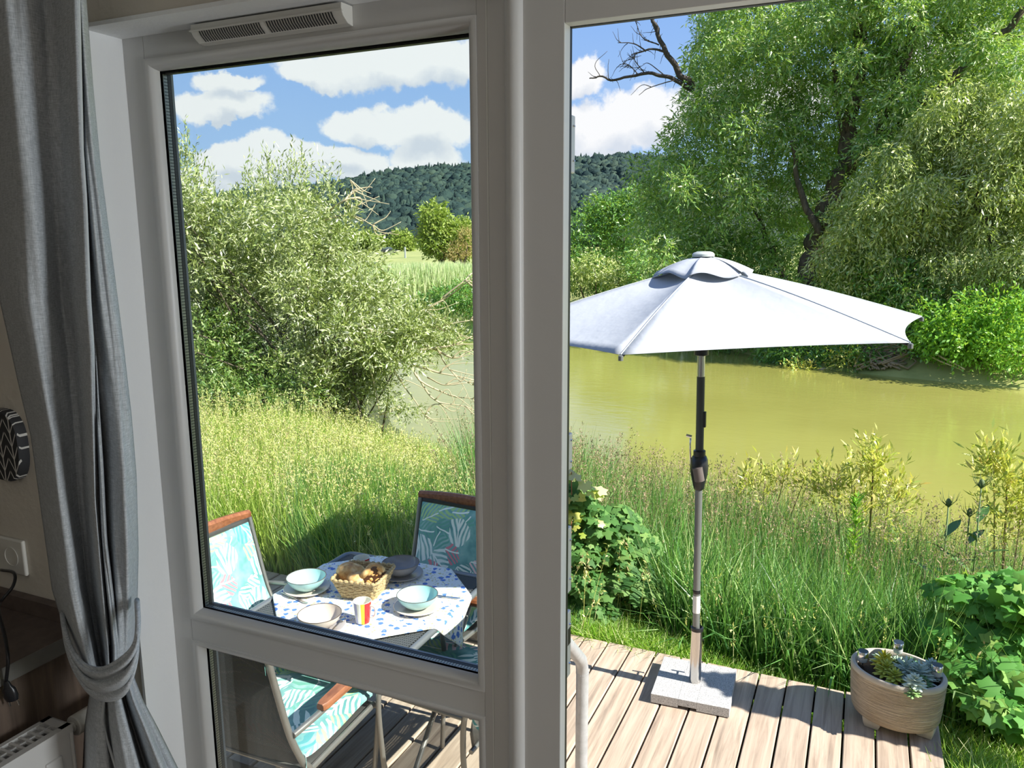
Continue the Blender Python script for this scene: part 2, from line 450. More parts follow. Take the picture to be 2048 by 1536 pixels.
t.l(t.ramp(t.noise(oc, 130, 4, .7), [(.3, (.17, .10, .04)), (.5, (.48, .34, .16)), (.7, (.70, .56, .33))]), b.inputs['Base Color'])
CRUST, t, b, oc = mat('bread_crust', rough=.5)
t.l(t.ramp(t.noise(oc, 32, 4, .6), [(.3, (.48, .19, .05)), (.5, (.75, .42, .14)), (.72, (.88, .66, .36))]), b.inputs['Base Color'])
NUT = simple('dark_nut_filling', (.09, .035, .015), .5, bump=(200, .5))
# planter
POT, t, b, oc = mat('combed_sandstone', rough=.85)
n = t.noise(t.map(oc, scale=(6, 6, 120)), 1.0, 5, .65, .8); n2 = t.noise(oc, 9, 4)
t.l(t.mix(t.ramp(n2, [(.3, 0.0), (.75, .6)]), t.ramp(n, [(.3, (.38, .28, .17)), (.5, (.62, .49, .33)), (.7, (.74, .62, .45))]), (.66, .57, .44)), b.inputs['Base Color'])
bp = t.n('Bump'); bp.inputs['Strength'].default_value = 1.0; bp.inputs['Distance'].default_value = .022; t.l(n, bp.inputs['Height']); t.l(bp.outputs[0], b.inputs['Normal'])
POTRIM = simple('smooth_stone_rim', (.52, .47, .38), .8, bump=(60, .3), var=(20, .15))
SOIL = simple('dark_soil', (.035, .026, .018), 1.0, bump=(50, .8), var=(60, .5))
# ground and water
EARTH, t, b, oc = mat('grassy_earth', rough=1.0)
t.l(t.ramp(t.noise(oc, 3, 6, .7), [(.3, (.03, .035, .012)), (.6, (.07, .085, .025)), (.8, (.12, .13, .05))]), b.inputs['Base Color'])
FIELD, t, b, oc = mat('meadow_grass', rough=1.0)
t.l(t.ramp(t.noise(t.map(oc, scale=(.3, .05, 1)), 1.0, 6, .7), [(.3, (.16, .22, .05)), (.5, (.34, .36, .12)), (.7, (.45, .46, .16))]), b.inputs['Base Color'])
WATER, t, b, oc = mat('murky_olive_water', (.30, .285, .055), .025, spec=.5)
b.inputs['IOR'].default_value = 1.5
t.l(t.ramp(t.noise(oc, .12, 3), [(.3, (.25, .25, .06)), (.7, (.33, .33, .085))]), b.inputs['Base Color'])
n = t.noise(t.map(oc, scale=(1.3, 2.6, 1)), 1.6, 5, .62, .4)
bp = t.n('Bump'); bp.inputs['Strength'].default_value = .06; bp.inputs['Distance'].default_value = .10; t.l(n, bp.inputs['Height']); t.l(bp.outputs[0], b.inputs['Normal'])
BARK, t, b, oc = mat('grey_brown_bark', rough=.95)
n = t.noise(t.map(oc, scale=(9, 9, 2)), 1.0, 6, .7)
t.l(t.ramp(n, [(.3, (.035, .028, .02)), (.55, (.11, .088, .062)), (.75, (.20, .165, .12))]), b.inputs['Base Color'])
PALETWIG = simple('pale_dry_wood', (.56, .46, .30), .9, var=(12, .3)); DARKTWIG = simple('dark_twig', (.06, .05, .042), .9)
L_WILLOW = leafmat('willow_leaves', [(.035, .10, .014), (.085, .215, .03), (.16, .31, .05), (.26, .39, .10), (.44, .46, .28)], .34, .35, .14)
L_PALE = leafmat('pale_willow_leaves', [(.09, .155, .03), (.19, .26, .055), (.31, .36, .115), (.44, .46, .23)], .3, .4, .12)
L_BUSH = leafmat('silvery_willow_leaves', [(.05, .085, .018), (.13, .18, .035), (.24, .29, .08), (.38, .41, .20), (.50, .52, .36)], .34, .38, .12, (.5, .58, .10))
L_SHRUB = leafmat('green_shrub_leaves', [(.02, .07, .012), (.05, .15, .02), (.08, .21, .03), (.14, .27, .05)], .32, .4, .10)
L_BRIGHT = leafmat('bright_green_leaves', [(.06, .19, .015), (.13, .32, .02), (.22, .42, .05)], .4, .4, .08)
L_UNDER = leafmat('undergrowth_leaves', [(.03, .07, .014), (.07, .14, .025), (.13, .20, .045), (.26, .31, .12)], .3, .4, .10)
L_SHADE = leafmat('shade_tinted_lobed_leaves', [(.018, .06, .014), (.035, .095, .022), (.06, .135, .035), (.12, .20, .055)], .22, .6, .02)  # darker leaf colour that stands in for shade over the bush
L_YOUNG = leafmat('young_willow_leaves', [(.16, .24, .02), (.32, .36, .05), (.50, .48, .12), (.40, .28, .06)], .42, .35, .12, (.6, .66, .08))
L_MAPLE = leafmat('lobed_shrub_leaves', [(.035, .12, .02), (.06, .19, .03), (.09, .24, .05), (.18, .28, .06)], .35, .6, .025)
L_OAKY = leafmat('field_bush_leaves', [(.09, .14, .02), (.18, .24, .045), (.28, .31, .09)], .3, .5, .06)
L_DRY = leafmat('dry_twig_leaves', [(.22, .15, .07), (.34, .24, .12), (.20, .2, .07)], .2, .6, .03)
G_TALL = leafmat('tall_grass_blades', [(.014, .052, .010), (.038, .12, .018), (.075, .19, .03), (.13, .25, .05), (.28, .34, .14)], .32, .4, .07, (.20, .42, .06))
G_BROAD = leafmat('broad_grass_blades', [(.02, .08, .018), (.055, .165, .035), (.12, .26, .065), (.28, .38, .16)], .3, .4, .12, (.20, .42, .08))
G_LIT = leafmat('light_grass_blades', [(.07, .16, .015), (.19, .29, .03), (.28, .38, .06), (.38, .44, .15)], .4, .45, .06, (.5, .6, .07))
G_SHORT = leafmat('short_grass_blades', [(.07, .20, .012), (.14, .30, .02), (.24, .40, .04), (.46, .50, .24)], .4, .4, .08)
G_SEED = leafmat('grass_seed_heads', [(.30, .30, .08), (.42, .42, .14), (.52, .48, .24), (.26, .17, .09)], .3, .6, .03)
G_SEEDDARK = leafmat('dark_seed_heads', [(.10, .065, .05), (.2, .14, .10), (.33, .27, .16)], .3, .6, .03)
G_REED = leafmat('pale_reeds', [(.20, .28, .10), (.36, .40, .22), (.52, .48, .30), (.28, .40, .20)], .3, .5, .05)
FOREST, t, b, oc = mat('hazy_distant_forest', rough=.95, spec=.1)  # bluish crown colour with the distance haze put into it
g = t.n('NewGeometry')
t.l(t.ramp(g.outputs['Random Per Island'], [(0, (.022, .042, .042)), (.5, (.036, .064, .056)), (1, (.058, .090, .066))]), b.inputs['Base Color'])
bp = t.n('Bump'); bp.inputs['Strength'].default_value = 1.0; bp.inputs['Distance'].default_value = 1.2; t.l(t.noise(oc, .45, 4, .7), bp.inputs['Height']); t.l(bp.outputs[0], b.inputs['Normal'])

# ------------------------------------------------------------------ the room: walls, window, door frame
YW, YF, ZF, ZC = 1.045, 1.13, 0.80, 3.25          # wall face, window face, floor, ceiling
def struct(o, label, cat): return tag(o, label, cat, kind='structure')
o = MB().box(-3.6, 2.6, -3.0, YW+.2, ZF-.12, ZF).build('floor', simple('oak_floor', (.30, .22, .16), .5, var=(6, .3))); struct(o, 'wooden floor of the room behind the window', 'floor')
o = MB().box(-3.6, 2.6, -3.0, YW+.2, ZC, ZC+.1).build('ceiling', CEIL); struct(o, 'pale ceiling of the room', 'ceiling')
o = MB().box(-3.6, -1.30, YW, YW+.2, -.25, ZC).box(-1.30, 2.6, YW, YW+.2, 2.773, ZC).box(-1.30, 2.6, YW, YW+.2, -.25, .86).box(.62, 2.6, YW, YW+.2, .86, 2.773).build('wall_front', WALLP)
struct(o, 'cream painted wall around the window and door opening', 'wall')
o = MB().box(-3.7, -3.6, -3.0, YW+.2, ZF, ZC).build('wall_left', WALLP); struct(o, 'cream side wall left of the worktop', 'wall')
o = MB().box(2.6, 2.7, -3.0, YW+.2, ZF, ZC).build('wall_right', WALLP); struct(o, 'cream side wall on the door side', 'wall')
o = MB().box(-3.6, 2.6, -3.1, -3.0, ZF, ZC).build('wall_back', WALLP); struct(o, 'cream back wall of the room', 'wall')
# plastered reveal lining
o = MB().box(-1.306, -1.30+.001, YW-.001, YF+.01, .86, 2.774).box(-1.306, .62, YW-.001, YF+.01, 2.772, 2.779).build('trim_1', PLASTER)
struct(o, 'white plastered reveal and soffit around the window', 'reveal')

def framering(mb, x0, x1, z0, z1, prof):
    vs = []
    for i, y in prof:
        vs += [(x0+i, y, z0+i), (x1-i, y, z0+i), (x1-i, y, z1-i), (x0+i, y, z1-i)]
    fs = []
    for a in range(len(prof)-1):
        for k in range(4):
            q = (k+1) % 4; fs.append((a*4+k, a*4+q, a*4+4+q, a*4+4+k))
    return mb.add(vs, fs)
def ring(mb, x0, x1, z0, z1, y0, y1, th):
    mb.box(x0-th, x0, y0, y1, z0-th, z1+th); mb.box(x1, x1+th, y0, y1, z0-th, z1+th)
    mb.box(x0, x1, y0, y1, z0-th, z0); mb.box(x0, x1, y0, y1, z1, z1+th); return mb

WX0, WX1, WZ0, WZ1 = -1.30, -.544, .86, 2.773
win = thing('window_1', 'white plastic window with large pane over smaller pane and thick crossbar', 'window', (0, 0, 0), kind='structure')
fb = MB()
A = (-1.2465, -.5615, 1.6235, 2.7305); B = (-1.2465, -.5615, .930, 1.5735)
fb.box(WX0, A[0], YF, YF+.055, WZ0, WZ1); fb.box(A[1], WX1, YF, YF+.055, WZ0, WZ1)
fb.box(A[0], A[1], YF, YF+.055, A[3], WZ1); fb.box(A[0], A[1], YF, YF+.055, WZ0, B[2])
fb.build('frame', PVC, win, bevel=.0015)
MB().box(A[0], A[1], YF-.0005, YF+.048, B[3], A[2]).build('crossbar', PVC, win, bevel=.001)
PROF = [(-.001, YF+.002), (-.001, YF-.0035), (.001, YF-.004), (.008, YF-.003), (.0125, YF+.001), (.016, YF+.007), (.0185, YF+.016), (.0185, YF+.024)]
for (x0, x1, z0, z1), tall in ((A, 1), (B, 0)):
    framering(MB(), x0, x1, z0, z1, PROF).build('glazing_bead', PVC, win, smooth='auto')
    i = .0185
    ring(MB(), x0+i, x1-i, z0+i, z1-i, YF+.0165, YF+.0225, .006).box(x0+i, x1-i, YF+.0232, YF+.0340, z1-i-.004, z1-i+.003).build('gasket', BLACK, win)
    ring(MB(), x0+i-.001, x1-i+.001, z0+i-.001, z1-i+.001, YF+.0235, YF+.0335, .006).build('spacer', SPACER, win)
    ring(MB(), x0+i-.0015, x1-i+.0015, z0+i-.0015, z1-i+.0015, YF+.0355, YF+.043, .006).build('outer_gasket', BLACK, win)
    ring(MB(), x0+i-.001, x1-i+.001, z0+i-.001, z1-i+.001, YF+.043, YF+.048, .006).build('outer_frame', simple('shaded_grey_profile', (.30, .32, .34), .4), win)  # grey stands in for shade on the white outer profile
    MB().box(x0+.014, x1-.014, YF+.022, YF+.0235, z0+.014, z1-.014).build('glass_pane', GLASS, win)
    MB().box(x0+.014, x1-.014, YF+.0338, YF+.0353, z0+.014, z1-.014).build('glass_pane', GLASS, win)
MB().box(-.5455, -.5435, YF-.0008, YF+.05, WZ0, WZ1).build('joint_line', LABELW, win)

door = thing('door_1', 'white plastic door frame beside the window, its doorway standing open', 'door', (0, 0, 0), kind='structure')
MB().box(-.5435, -.512, YF-.0005, YF+.085, WZ0, WZ1).build('coupling_profile', PVC, door, bevel=.001)
mbs = MB(); n = 14
pts = [(-.4995-.0145*math.cos(PI*k/n), YF-.012*math.sin(PI*k/n)) for k in range(n+1)]
mbs.grid([[(x, y, WZ0), (x, y, WZ1)] for x, y in pts]); mbs.box(-.512, -.487, YF, YF+.06, WZ0, WZ1)
mbs.build('cover_strip', PVC, door, smooth='auto')
jb = MB(); prof = [(0, YF), (.066, YF), (.069, YF+.002), (.071, YF+.006), (.077, YF+.034)]
H1 = 2.697
x0d, x1d = -.487, .60
V = []; Fs = []
jb.box(-.487, -.4200, YF, YF+.024, WZ0, 2.773); jb.box(-.4200, .60, YF, YF+.024, 2.7055, 2.773); jb.box(.5325, .60, YF, YF+.024, WZ0, 2.7055)
jb.build('frame', PVC, door, bevel=.0012)
rb = MB(); rb.box(-.487, -.452, YF+.032, YF+.085, WZ0, 2.773); rb.box(-.487, .60, YF+.032, YF+.085, 2.735, 2.773); rb.box(.55, .60, YF+.032, YF+.085, WZ0, 2.74)
rb.build('rebate', PVC, door)
gb_ = MB(); gb_.box(-.46, -.4203, YF+.024, YF+.033, WZ0, 2.72); gb_.box(-.46, .56, YF+.024, YF+.033, 2.7048, 2.74); gb_.box(.5325, .56, YF+.024, YF+.033, WZ0, 2.72)
gb_.build('seal', BLACK, door)
MB().box(-.49, .6, YF-.0, YF+.085, .80, .875).build('threshold', simple('aluminium_sill', (.5, .5, .5), .4, .8), door)
for (za, zb) in ((2.50, 2.585), (2.03, 2.09), (1.815, 1.93), (1.66, 1.78)):
    sp = MB().box(-.452, -.4215, YF+.036, YF+.054, za, zb).build('strike_plate', simple('zinc_plate', (.62, .62, .60), .4, .2), door, bevel=.002)
    for q in (.2, .8): MB().lathe([(.0, 0), (.003, 0), (.003, .002), (0, .003)], 10, (-.4212, YF+.045, za+(zb-za)*q)).build('screw', CHROME, sp)
tag(MB().box(-.4225, -.4212, YF+.038, YF+.052, 1.72, 1.75).build('latch_recess', BLACK, door), 'black latch recess')

# trickle vent fixed to the head of the window frame
def P13(x, z): return x*1.13, EYE+(z-EYE)*1.13
vent = thing('trickle_vent', 'white slotted ventilation grille fixed along the top of the window frame', 'ventilation grille', (0, 0, 0))
vx0, vx1, vz1, vz0 = -1.098, -.782, 2.765, 2.738
ZT, ZB = 2.770, 2.742
vb = MB()
sec = [(YF, ZT), (YF-.030, ZT-.001), (YF-.031, ZT-.012), (YF-.026, ZT-.020), (YF-.014, ZT-.029), (YF, ZT-.031)]
vs = [(x, y, z) for x in (vx0, vx1) for (y, z) in sec]; k = len(sec)
vb.add(vs, [(i, (i+1) % k, k+(i+1) % k, k+i) for i in range(k)]+[tuple(range(k-1, -1, -1)), tuple(range(k, 2*k))])
vb.build('housing', PVC2, vent, bevel=.0012)
MB().box(vx0-.0015, vx1+.0015, YF-.0325, YF-.028, ZT-.0135, ZT-.0110).build('edge_lip', PVC2, vent)
ss = MB(); ns = 52
for i in range(ns):
    if 25 <= i <= 26: continue
    x = vx0+.020+(vx1-vx0-.04)*i/(ns-1)
    ss.add([(x-.0013, YF-.0312, ZT-.0138), (x+.0013, YF-.0312, ZT-.0138), (x+.0013, YF-.0265, ZT-.0205), (x-.0013, YF-.0265, ZT-.0205), (x+.0013, YF-.0165, ZT-.0282), (x-.0013, YF-.0165, ZT-.0282)], [(0, 1, 2, 3), (3, 2, 4, 5)])
ss.build('slots', BLACK, vent)

# ------------------------------------------------------------------ curtain, socket, worktop, radiator
def interp(v, table):
    t_ = np.array(table, float); return float(np.interp(v, t_[:, 1], t_[:, 0]))
YC = .93
UL = [(-70, -60), (-60, 0), (-20, 400), (0, 600), (45, 800), (62, 870), (80, 1000), (105, 1180), (130, 1260), (152, 1320), (190, 1392)]
UR = [(168, -60), (172, 0), (185, 170), (200, 330), (222, 500), (245, 680), (262, 830), (272, 950), (276, 1100), (274, 1200), (268, 1290), (250, 1390)]
UH = [(152, -60), (158, 0), (165, 300), (172, 400), (180, 600), (187, 700), (189, 850), (192, 1000), (203, 1130), (218, 1290), (222, 1390)]
cur = thing('curtain', 'grey woven curtain tied in a knot left of the window', 'curtain', tuple(ony(150, 1300, YC)*np.array([1, 1, 0])+np.array([0, 0, ZF])))
co = np.array(cur.location)
prof_f = [(0, .012), (.10, -.018), (.24, -.050), (.34, -.058), (.46, -.046), (.58, -.018), (.68, .004), (.78, .006), (.86, -.010), (.93, -.034), (.975, -.042), (1.0, -.030), (1.0, -.018)]
prof_r = [(0, .020), (.25, .006), (.5, -.012), (.75, -.010), (.92, .012), (1.0, .035)]
def panel(ua, ub, prof, v0, v1, nv, squeeze):
    G = []
    ss_ = np.linspace(0, 1, 46); px = [p[0] for p in prof]; py = [p[1] for p in prof]
    for i in range(nv+1):
        v = v0+(v1-v0)*i/nv; a, b_ = interp(v, ua), interp(v, ub); row = []
        sq = squeeze(v)
        for s_ in ss_:
            y = np.interp(s_, px, py)
            y = y*sq+.006*math.sin(6*s_+v*.006)+.003*math.sin(19*s_-v*.009)
            u = a+(b_-a)*s_
            row.append(ony(u, v, YC+y)-co)
        G.append(row)
    return G
mbp = MB().grid(panel(UL, UH, prof_f, -60, 1385, 70, lambda v: 1.0 if v < 800 else 1.0+.35*min(1, (v-800)/400)))
o = mbp.build('front_panel', CURT, cur, smooth=True, solid=.002); 
UHL = [(u-12, v) for u, v in UH]
o = MB().grid(panel(UHL, UR, prof_r, -60, 1385, 70, lambda v: 1.0+.5*max(0, min(1, (v-700)/400)))).build('rear_fold', CURT, cur, smooth=True, solid=.002)
MB().tube([ony(interp(v, UH)-1, v, YC-.030)-co for v in range(-60, 1300, 30)], .0026, 8).build('hem', HEM, cur, smooth=True)
# inner pleat emerging between the hem and the rear fold near the knot
UP0_ = [(186, 640), (189, 760), (192, 900), (197, 1050), (206, 1180), (220, 1300), (214, 1390)]
UP1_ = [(188, 640), (197, 800), (206, 930), (214, 1080), (228, 1190), (240, 1300), (238, 1390)]
MB().grid(panel(UP0_, UP1_, [(0, -.010), (.5, -.038), (.9, -.030), (1, -.004)], 640, 1390, 30, lambda v: min(1.0, max(-.3, (v-700)/160)))).build('pleat', CURT, cur, smooth=True, solid=.002)
# knot: a wide wrapped band with pleats
upc = bez([(274, 1200), (276, 1250), (270, 1288), (246, 1316), (205, 1338), (168, 1330), (143, 1300), (130, 1262), (124, 1225)], 6)
loc_ = bez([(276, 1215), (277, 1285), (270, 1340), (250, 1388), (215, 1402), (180, 1388), (150, 1345), (132, 1295), (123, 1240)], 6)
G = []
nu = len(upc)
for i in range(nu):
    f_ = i/(nu-1); row = []
    for j in range(26):
        w_ = j/25
        u = upc[i][0]*(1-w_)+loc_[i][0]*w_; v = upc[i][1]*(1-w_)+loc_[i][1]*w_
        arch = math.sin(PI*f_)**.6
        y = YC-.005-.085*arch-.012*math.sin(PI*w_)*arch+.007*math.sin(2*PI*(w_*2.6+.35*math.sin(3*f_)))*arch*(1-.4*w_)
        row.append(ony(u, v, y)-co)
    G.append(row)
MB().grid(G).build('knot', CURT, cur, smooth=True, solid=.004)
MB().tube([ony(p[0], p[1], YC-.006-.086*math.sin(PI*i/(nu-1))**.6)-co for i, p in enumerate(upc)], .0045, 8).build('knot_edge', CURT, cur, smooth=True)
TL = [(184, 1360), (178, 1400), (170, 1450), (166, 1536), (160, 1640)]
TR = [(262, 1340), (285, 1400), (312, 1450), (355, 1536), (400, 1640)]
proft = [(0, .03), (.06, -.02), (.16, -.042), (.27, -.030), (.32, .0), (.36, -.030), (.46, -.050), (.58, -.040), (.63, .008), (.67, .025), (.74, -.02), (.83, -.034), (.90, .0), (.95, .0), (1.0, .03)]
MB().grid(panel(TL, TR, proft, 1350, 1640, 30, lambda v: .55+.6*min(1, (v-1350)/150))).build('tail', CURT, cur, smooth=True, solid=.002)
MB().tube([ony(u, v, YC-.036) - co for u, v in ((208, 1396), (205, 1440), (214, 1480), (232, 1536), (262, 1640))], .0024, 8).build('hem', HEM, cur, smooth=True)

# socket on the wall
def onwall(u, v, y=YW): return ony(u, v, y)
a, b_ = onwall(66, 1114), onwall(31, 1110)
sk = thing('wall_socket', 'cream double power socket on the wall left of the curtain', 'socket', (b_[0]-.0355, YW, b_[2]))
MB().box(-.076, .076, -.009, 0, -.0405, .0405).build('cover_plate', PVC2, sk, bevel=.004, bseg=3)
for sx in (-.0355, .0355):
    f_ = MB(); 
    f_.lathe([(.0225, 0), (.0225, .001), (.020, .001), (.0195, -.004), (.0, -.004)], 28)
    ob = f_.build('outlet', PVC2, sk, smooth='auto'); ob.location = (sx, -.0095, 0); ob.rotation_euler = (PI/2, 0, 0)
    h_ = MB()
    for dx in (-.0095, .0095): h_.lathe([(.0024, 0), (.0024, .0006), (0, .0006)], 10, (dx, 0, -.0038))
    ob2 = h_.build('contact_hole', BLACK, ob)
# oval plaque with leaf pattern
PLQ, t, b, oc = mat('black_white_leaf_print', rough=.7)
sp = t.n('SeparateXYZ'); t.l(oc, sp.inputs[0])
xx = t.math('ADD', sp.outputs[0], t.math('MULTIPLY', t.math('SINE', t.math('MULTIPLY', sp.outputs[2], 30)), .003))
cxm = t.math('FRACT', t.math('ADD', t.math('MULTIPLY', xx, 28), .35)); tri = t.math('ABSOLUTE', t.math('SUBTRACT', cxm, .5))
mid_ = t.math('LESS_THAN', tri, .045)
vv = t.math('FRACT', t.math('ADD', t.math('MULTIPLY', sp.outputs[2], 36), t.math('MULTIPLY', tri, -2.2)))
vein = t.math('LESS_THAN', vv, .17)
edge_ = t.math('GREATER_THAN', tri, .465)
f_ = t.math('MAXIMUM', t.math('MULTIPLY', vein, t.math('SUBTRACT', 1.0, edge_)), mid_)
t.l(t.mix(f_, (.022, .022, .024), (.62, .60, .55)), b.inputs['Base Color'])
pc = onwall(8, 890, YW-.012)
pq = thing('wall_plaque', 'rounded black plaque with white leaf vein pattern against the wall beside the curtain', 'wall decoration', tuple(pc))
ol = []
for k in range(40):
    a = 2*PI*k/40; ex = 2/2.6
    ol.append((.062*np.sign(math.cos(a))*abs(math.cos(a))**ex, .0775*np.sign(math.sin(a))*abs(math.sin(a))**ex))
vs = [(x*s_, y, z*s_) for (s_, y) in ((1, .012), (1, -.004), (.95, -.010)) for x, z in ol]
MB().add(vs, [(r*40+k, r*40+(k+1) % 40, r*40+40+(k+1) % 40, r*40+40+k) for r in range(2) for k in range(40)]+[tuple(range(80, 120)), tuple(range(39, -1, -1))]).build('panel', PLQ, pq, smooth='auto')

# worktop
ZK = onwall(50, 1227, YW-.02)[2]
XE = onz(60, 1308, ZK)[0]
wk = thing('worktop', 'dark stone worktop with upstand behind the curtain', 'worktop', (XE, YW, ZK))
MB().box(-2.0, 0, -.62, 0, -.034, 0).build('slab', WORKTOP, wk, bevel=.002)
MB().box(-2.0, 0, -.02, 0, 0, .036).build('upstand', WORKTOP, wk, bevel=.0015)
tag(MB().box(0, .0015, -.62, 0, -.034, -.0005).build('edge_band', WORKEDGE, wk), 'light grey worktop edge')
cb = thing('base_cabinet', 'grey brown wooden cabinet side below the dark worktop', 'cabinet', (XE-.012, YW, ZF))
MB().box(-.018, 0, -.60, -.003, 0, ZK-.034-ZF).build('side_panel', PANELWOOD, cb)
MB().box(-1.9, -.02, -.58, -.004, .08, ZK-.035-ZF).build('carcass', PANELWOOD, cb)
# cable with euro plug hanging over the worktop edge
cbp = [onwall(2, 1140, YW-.018), onwall(28, 1146, YW-.05), onwall(26, 1172, YW-.07), ony(0, 1205, YW-.10), ony(-2, 1225, YW-.14), ony(10, 1275, YW-.17), ony(16, 1320, YW-.19), ony(12, 1362, YW-.19)]
pg = thing('power_cable', 'black cable with flat plug dangling over the worktop edge', 'cable', tuple(cbp[-1]))
lo = np.array(pg.location)
MB().tube([p-lo for p in bez(cbp, 8)], .0033, 8).build('lead', BLKPLASTIC, pg, smooth=True)
pgm = MB(); pgm.lathe([(.003, .0), (.0055, -.002), (.0075, -.012), (.012, -.018), (.0135, -.034), (.011, -.043), (0, -.044)], 14, sy=.62)
pl = pgm.build('plug', BLKPLASTIC, pg, smooth='auto'); pl.rotation_euler = (.12, -.10, .5)
for sx in (-.0075, .0075): MB().tube([(sx, 0, -.043), (sx*1.1, 0, -.0555)], .0021, 8).build('pin', STEEL, pl)
# radiator standing along the cabinet side
ZR = ZK-.135
p0, p1, p2 = onz(94, 1434, ZR), onz(140, 1449, ZR), onz(0, 1500, ZR)
rd = thing('radiator', 'white panel radiator with slotted top below the worktop', 'radiator', (p0[0], p0[1], ZF))
RWd, RL, RH = max(.06, p1[0]-p0[0]), 1.0, ZR-ZF
rm = MB(); rm.box(RWd-.018, RWd, -RL, 0, .12, RH-.012)
for k in range(14):
    y = -.04-k*.07
    rm.obox((RWd+.001, y, (RH+.12)/2), (.004, 0, 0), (0, .017, 0), (0, 0, (RH-.12)/2-.05))
rm.build('front_panel', PVC, rd, bevel=.003)
MB().box(.0, .016, -RL, 0, .12, RH-.012).build('rear_panel', PVC, rd, bevel=.002)
tg = MB(); tg.box(0, .010, -RL, .004, RH-.012, RH); tg.box(RWd-.012, RWd+.003, -RL, .004, RH-.014, RH); tg.box(0, RWd, -.016, .004, RH-.014, RH)
for k in range(50):
    y = -.03-k*.0185; tg.box(.008, RWd-.010, y, y+.0055, RH-.008, RH-.001)
tg.box(RWd*.48, RWd*.52, -RL, 0, RH-.007, RH-.0015)
tg.build('top_grille', PVC, rd)
MB().box(-.001, RWd+.002, -.001, .006, .12, RH).build('end_cover', PVC, rd, bevel=.003)
MB().tube([(RWd*.5, .004, RH-.03), (RWd*.5, .03, RH-.03)], .011, 12).tube([(RWd*.5, .03, RH-.03), (RWd*.5, .12, RH-.03)], .021, 18).build('thermostat_valve', PVC2, rd, smooth='auto', bevel=.002)
for y in (-.3, -.8): MB().tube([(RWd*.5, y, .12), (RWd*.5, y, 0)], .009, 10).build('pipe', PVC2, rd)
# housing made up for the added ceiling light (outside the view)
cl_ = thing('added_ceiling_lamp', 'added unseen flat square ceiling lamp in the middle of the room', 'lamp', (.1, -.9, ZC))
MB().box(-.55, .55, -.55, .55, -.022, 0).build('housing', PVC, cl_)
bw = thing('side_fill_frame', 'added unseen frame round the side fill light on the right wall', 'window', (2.598, .74, 2.0), (0, 0, math.radians(90)), kind='structure')  # frame made up to go with the added side fill
wm = MB(); ring(wm, -.28, .28, -.57, .57, 0, .03, .06); wm.build('frame', PVC, bw)

# ------------------------------------------------------------------ deck
dk = MB(); r_ = random.Random(3)
for k in range(0, 38):
    x0, x1 = .340-.1472*k, .340-.1472*k+.1472
    e = .006*r_.random(); yb = 4.262+e; ya = 1.27
    zz = -.002*r_.random(); g_ = .0045
    c_ = .004
    sec = [(x0+g_, -.028), (x0+g_, zz-c_), (x0+g_+c_, zz), (x1-g_-c_, zz), (x1-g_, zz-c_), (x1-g_, -.028)]
    vs = [(x, y, z) for y in (ya, yb) for (x, z) in sec]; n_ = 6
    dk.add(vs, [(i, (i+1) % n_, n_+(i+1) % n_, n_+i) for i in range(n_)]+[tuple(range(n_-1, -1, -1)), tuple(range(n_, 2*n_))])
deck = dk.build('deck', DECK); struct(deck, 'weathered wooden deck of narrow boards outside the window', 'deck')
js = MB()
for y in (1.5, 2.3, 3.1, 3.9, 4.22): js.box(-5.2, .47, y-.03, y+.03, -.12, -.03)
o = js.build('deck_joists', simple('dark_joist', (.03, .025, .02), .9)); struct(o, 'dark joists below the deck boards', 'joists')

# ------------------------------------------------------------------ galvanised handrail by the door steps
HR = np.array([-.892, 2.64, 0.0])
hr = thing('handrail', 'galvanised steel tube handrail just outside the doorway', 'handrail', tuple(HR))
pp = [(0, 0, 0), (0, 0, .45), (0, 0, .765), (0, -.006, .795), (.002, -.028, .835), (.012, -.2, .985), (.03, -.38, 1.135), (.04, -.42, 1.165), (.05, -.455, 1.175), (.053, -.475, 1.155), (.053, -.48, 1.12), (.053, -.48, .5), (.053, -.48, 0)]
MB().tube(pp, .0242, 20).build('tube', GALV, hr, smooth='auto')
for p in ((0, 0), (.053, -.48)):
    MB().lathe([(0, 0), (.055, 0), (.055, .008), (.03, .010), (.03, .03), (.0, .03)], 24, (p[0], p[1], 0)).build('foot_flange', GALV, hr)
MB().tube([(0, 0, .762), (0, 0, .771)], .0252, 20).build('weld_seam', GALV, hr)

# ------------------------------------------------------------------ parasol and its base
PB = np.array([-.697, 3.952, 0.0])
bs = thing('umbrella_base', 'square speckled granite parasol base with shiny steel tube on the deck', 'parasol base', (PB[0], PB[1], 0), (0, 0, math.radians(3.4)))
gm = MB()                                 # slab with two grip notches on its lower edge
hw, zt = .2005, .055
for (xa, xb, za) in ((-hw, -.06, .004), (-.06, .035, .016), (.035, hw, .004)):
    gm.box(xa, xb, -hw, hw, za, zt)
gm.build('slab', GRANITE, bs, bevel=.002)
for sx in (-.16, .16):
    for sy in (-.16, .16): MB().lathe([(0, 0), (.018, 0), (.018, .005), (0, .005)], 14, (sx, sy, 0)).build('foot_pad', BLKPLASTIC, bs)
MB().lathe([(.031, .055), (.031, .36), (.028, .362), (.0, .362)], 32).build('tube', STEEL, bs, smooth='auto')
MB().lathe([(.0335, .352), (.0335, .368), (.026, .372), (.026, .352)], 32).build('collar', BLKPLASTIC, bs, smooth='auto')
for z in (.14, .27):
    kn = MB().tube([(0, .028, z), (0, .062, z)], .004, 10).tube([(-.03, .062, z+.002), (.03, .062, z-.002)], .0055, 10).build('clamp_knob', BLKPLASTIC, bs, smooth='auto')
um = thing('parasol', 'open pale grey parasol on a dark pole standing on the deck', 'parasol', (PB[0], PB[1], .06), (0, math.radians(-1.05), 0))
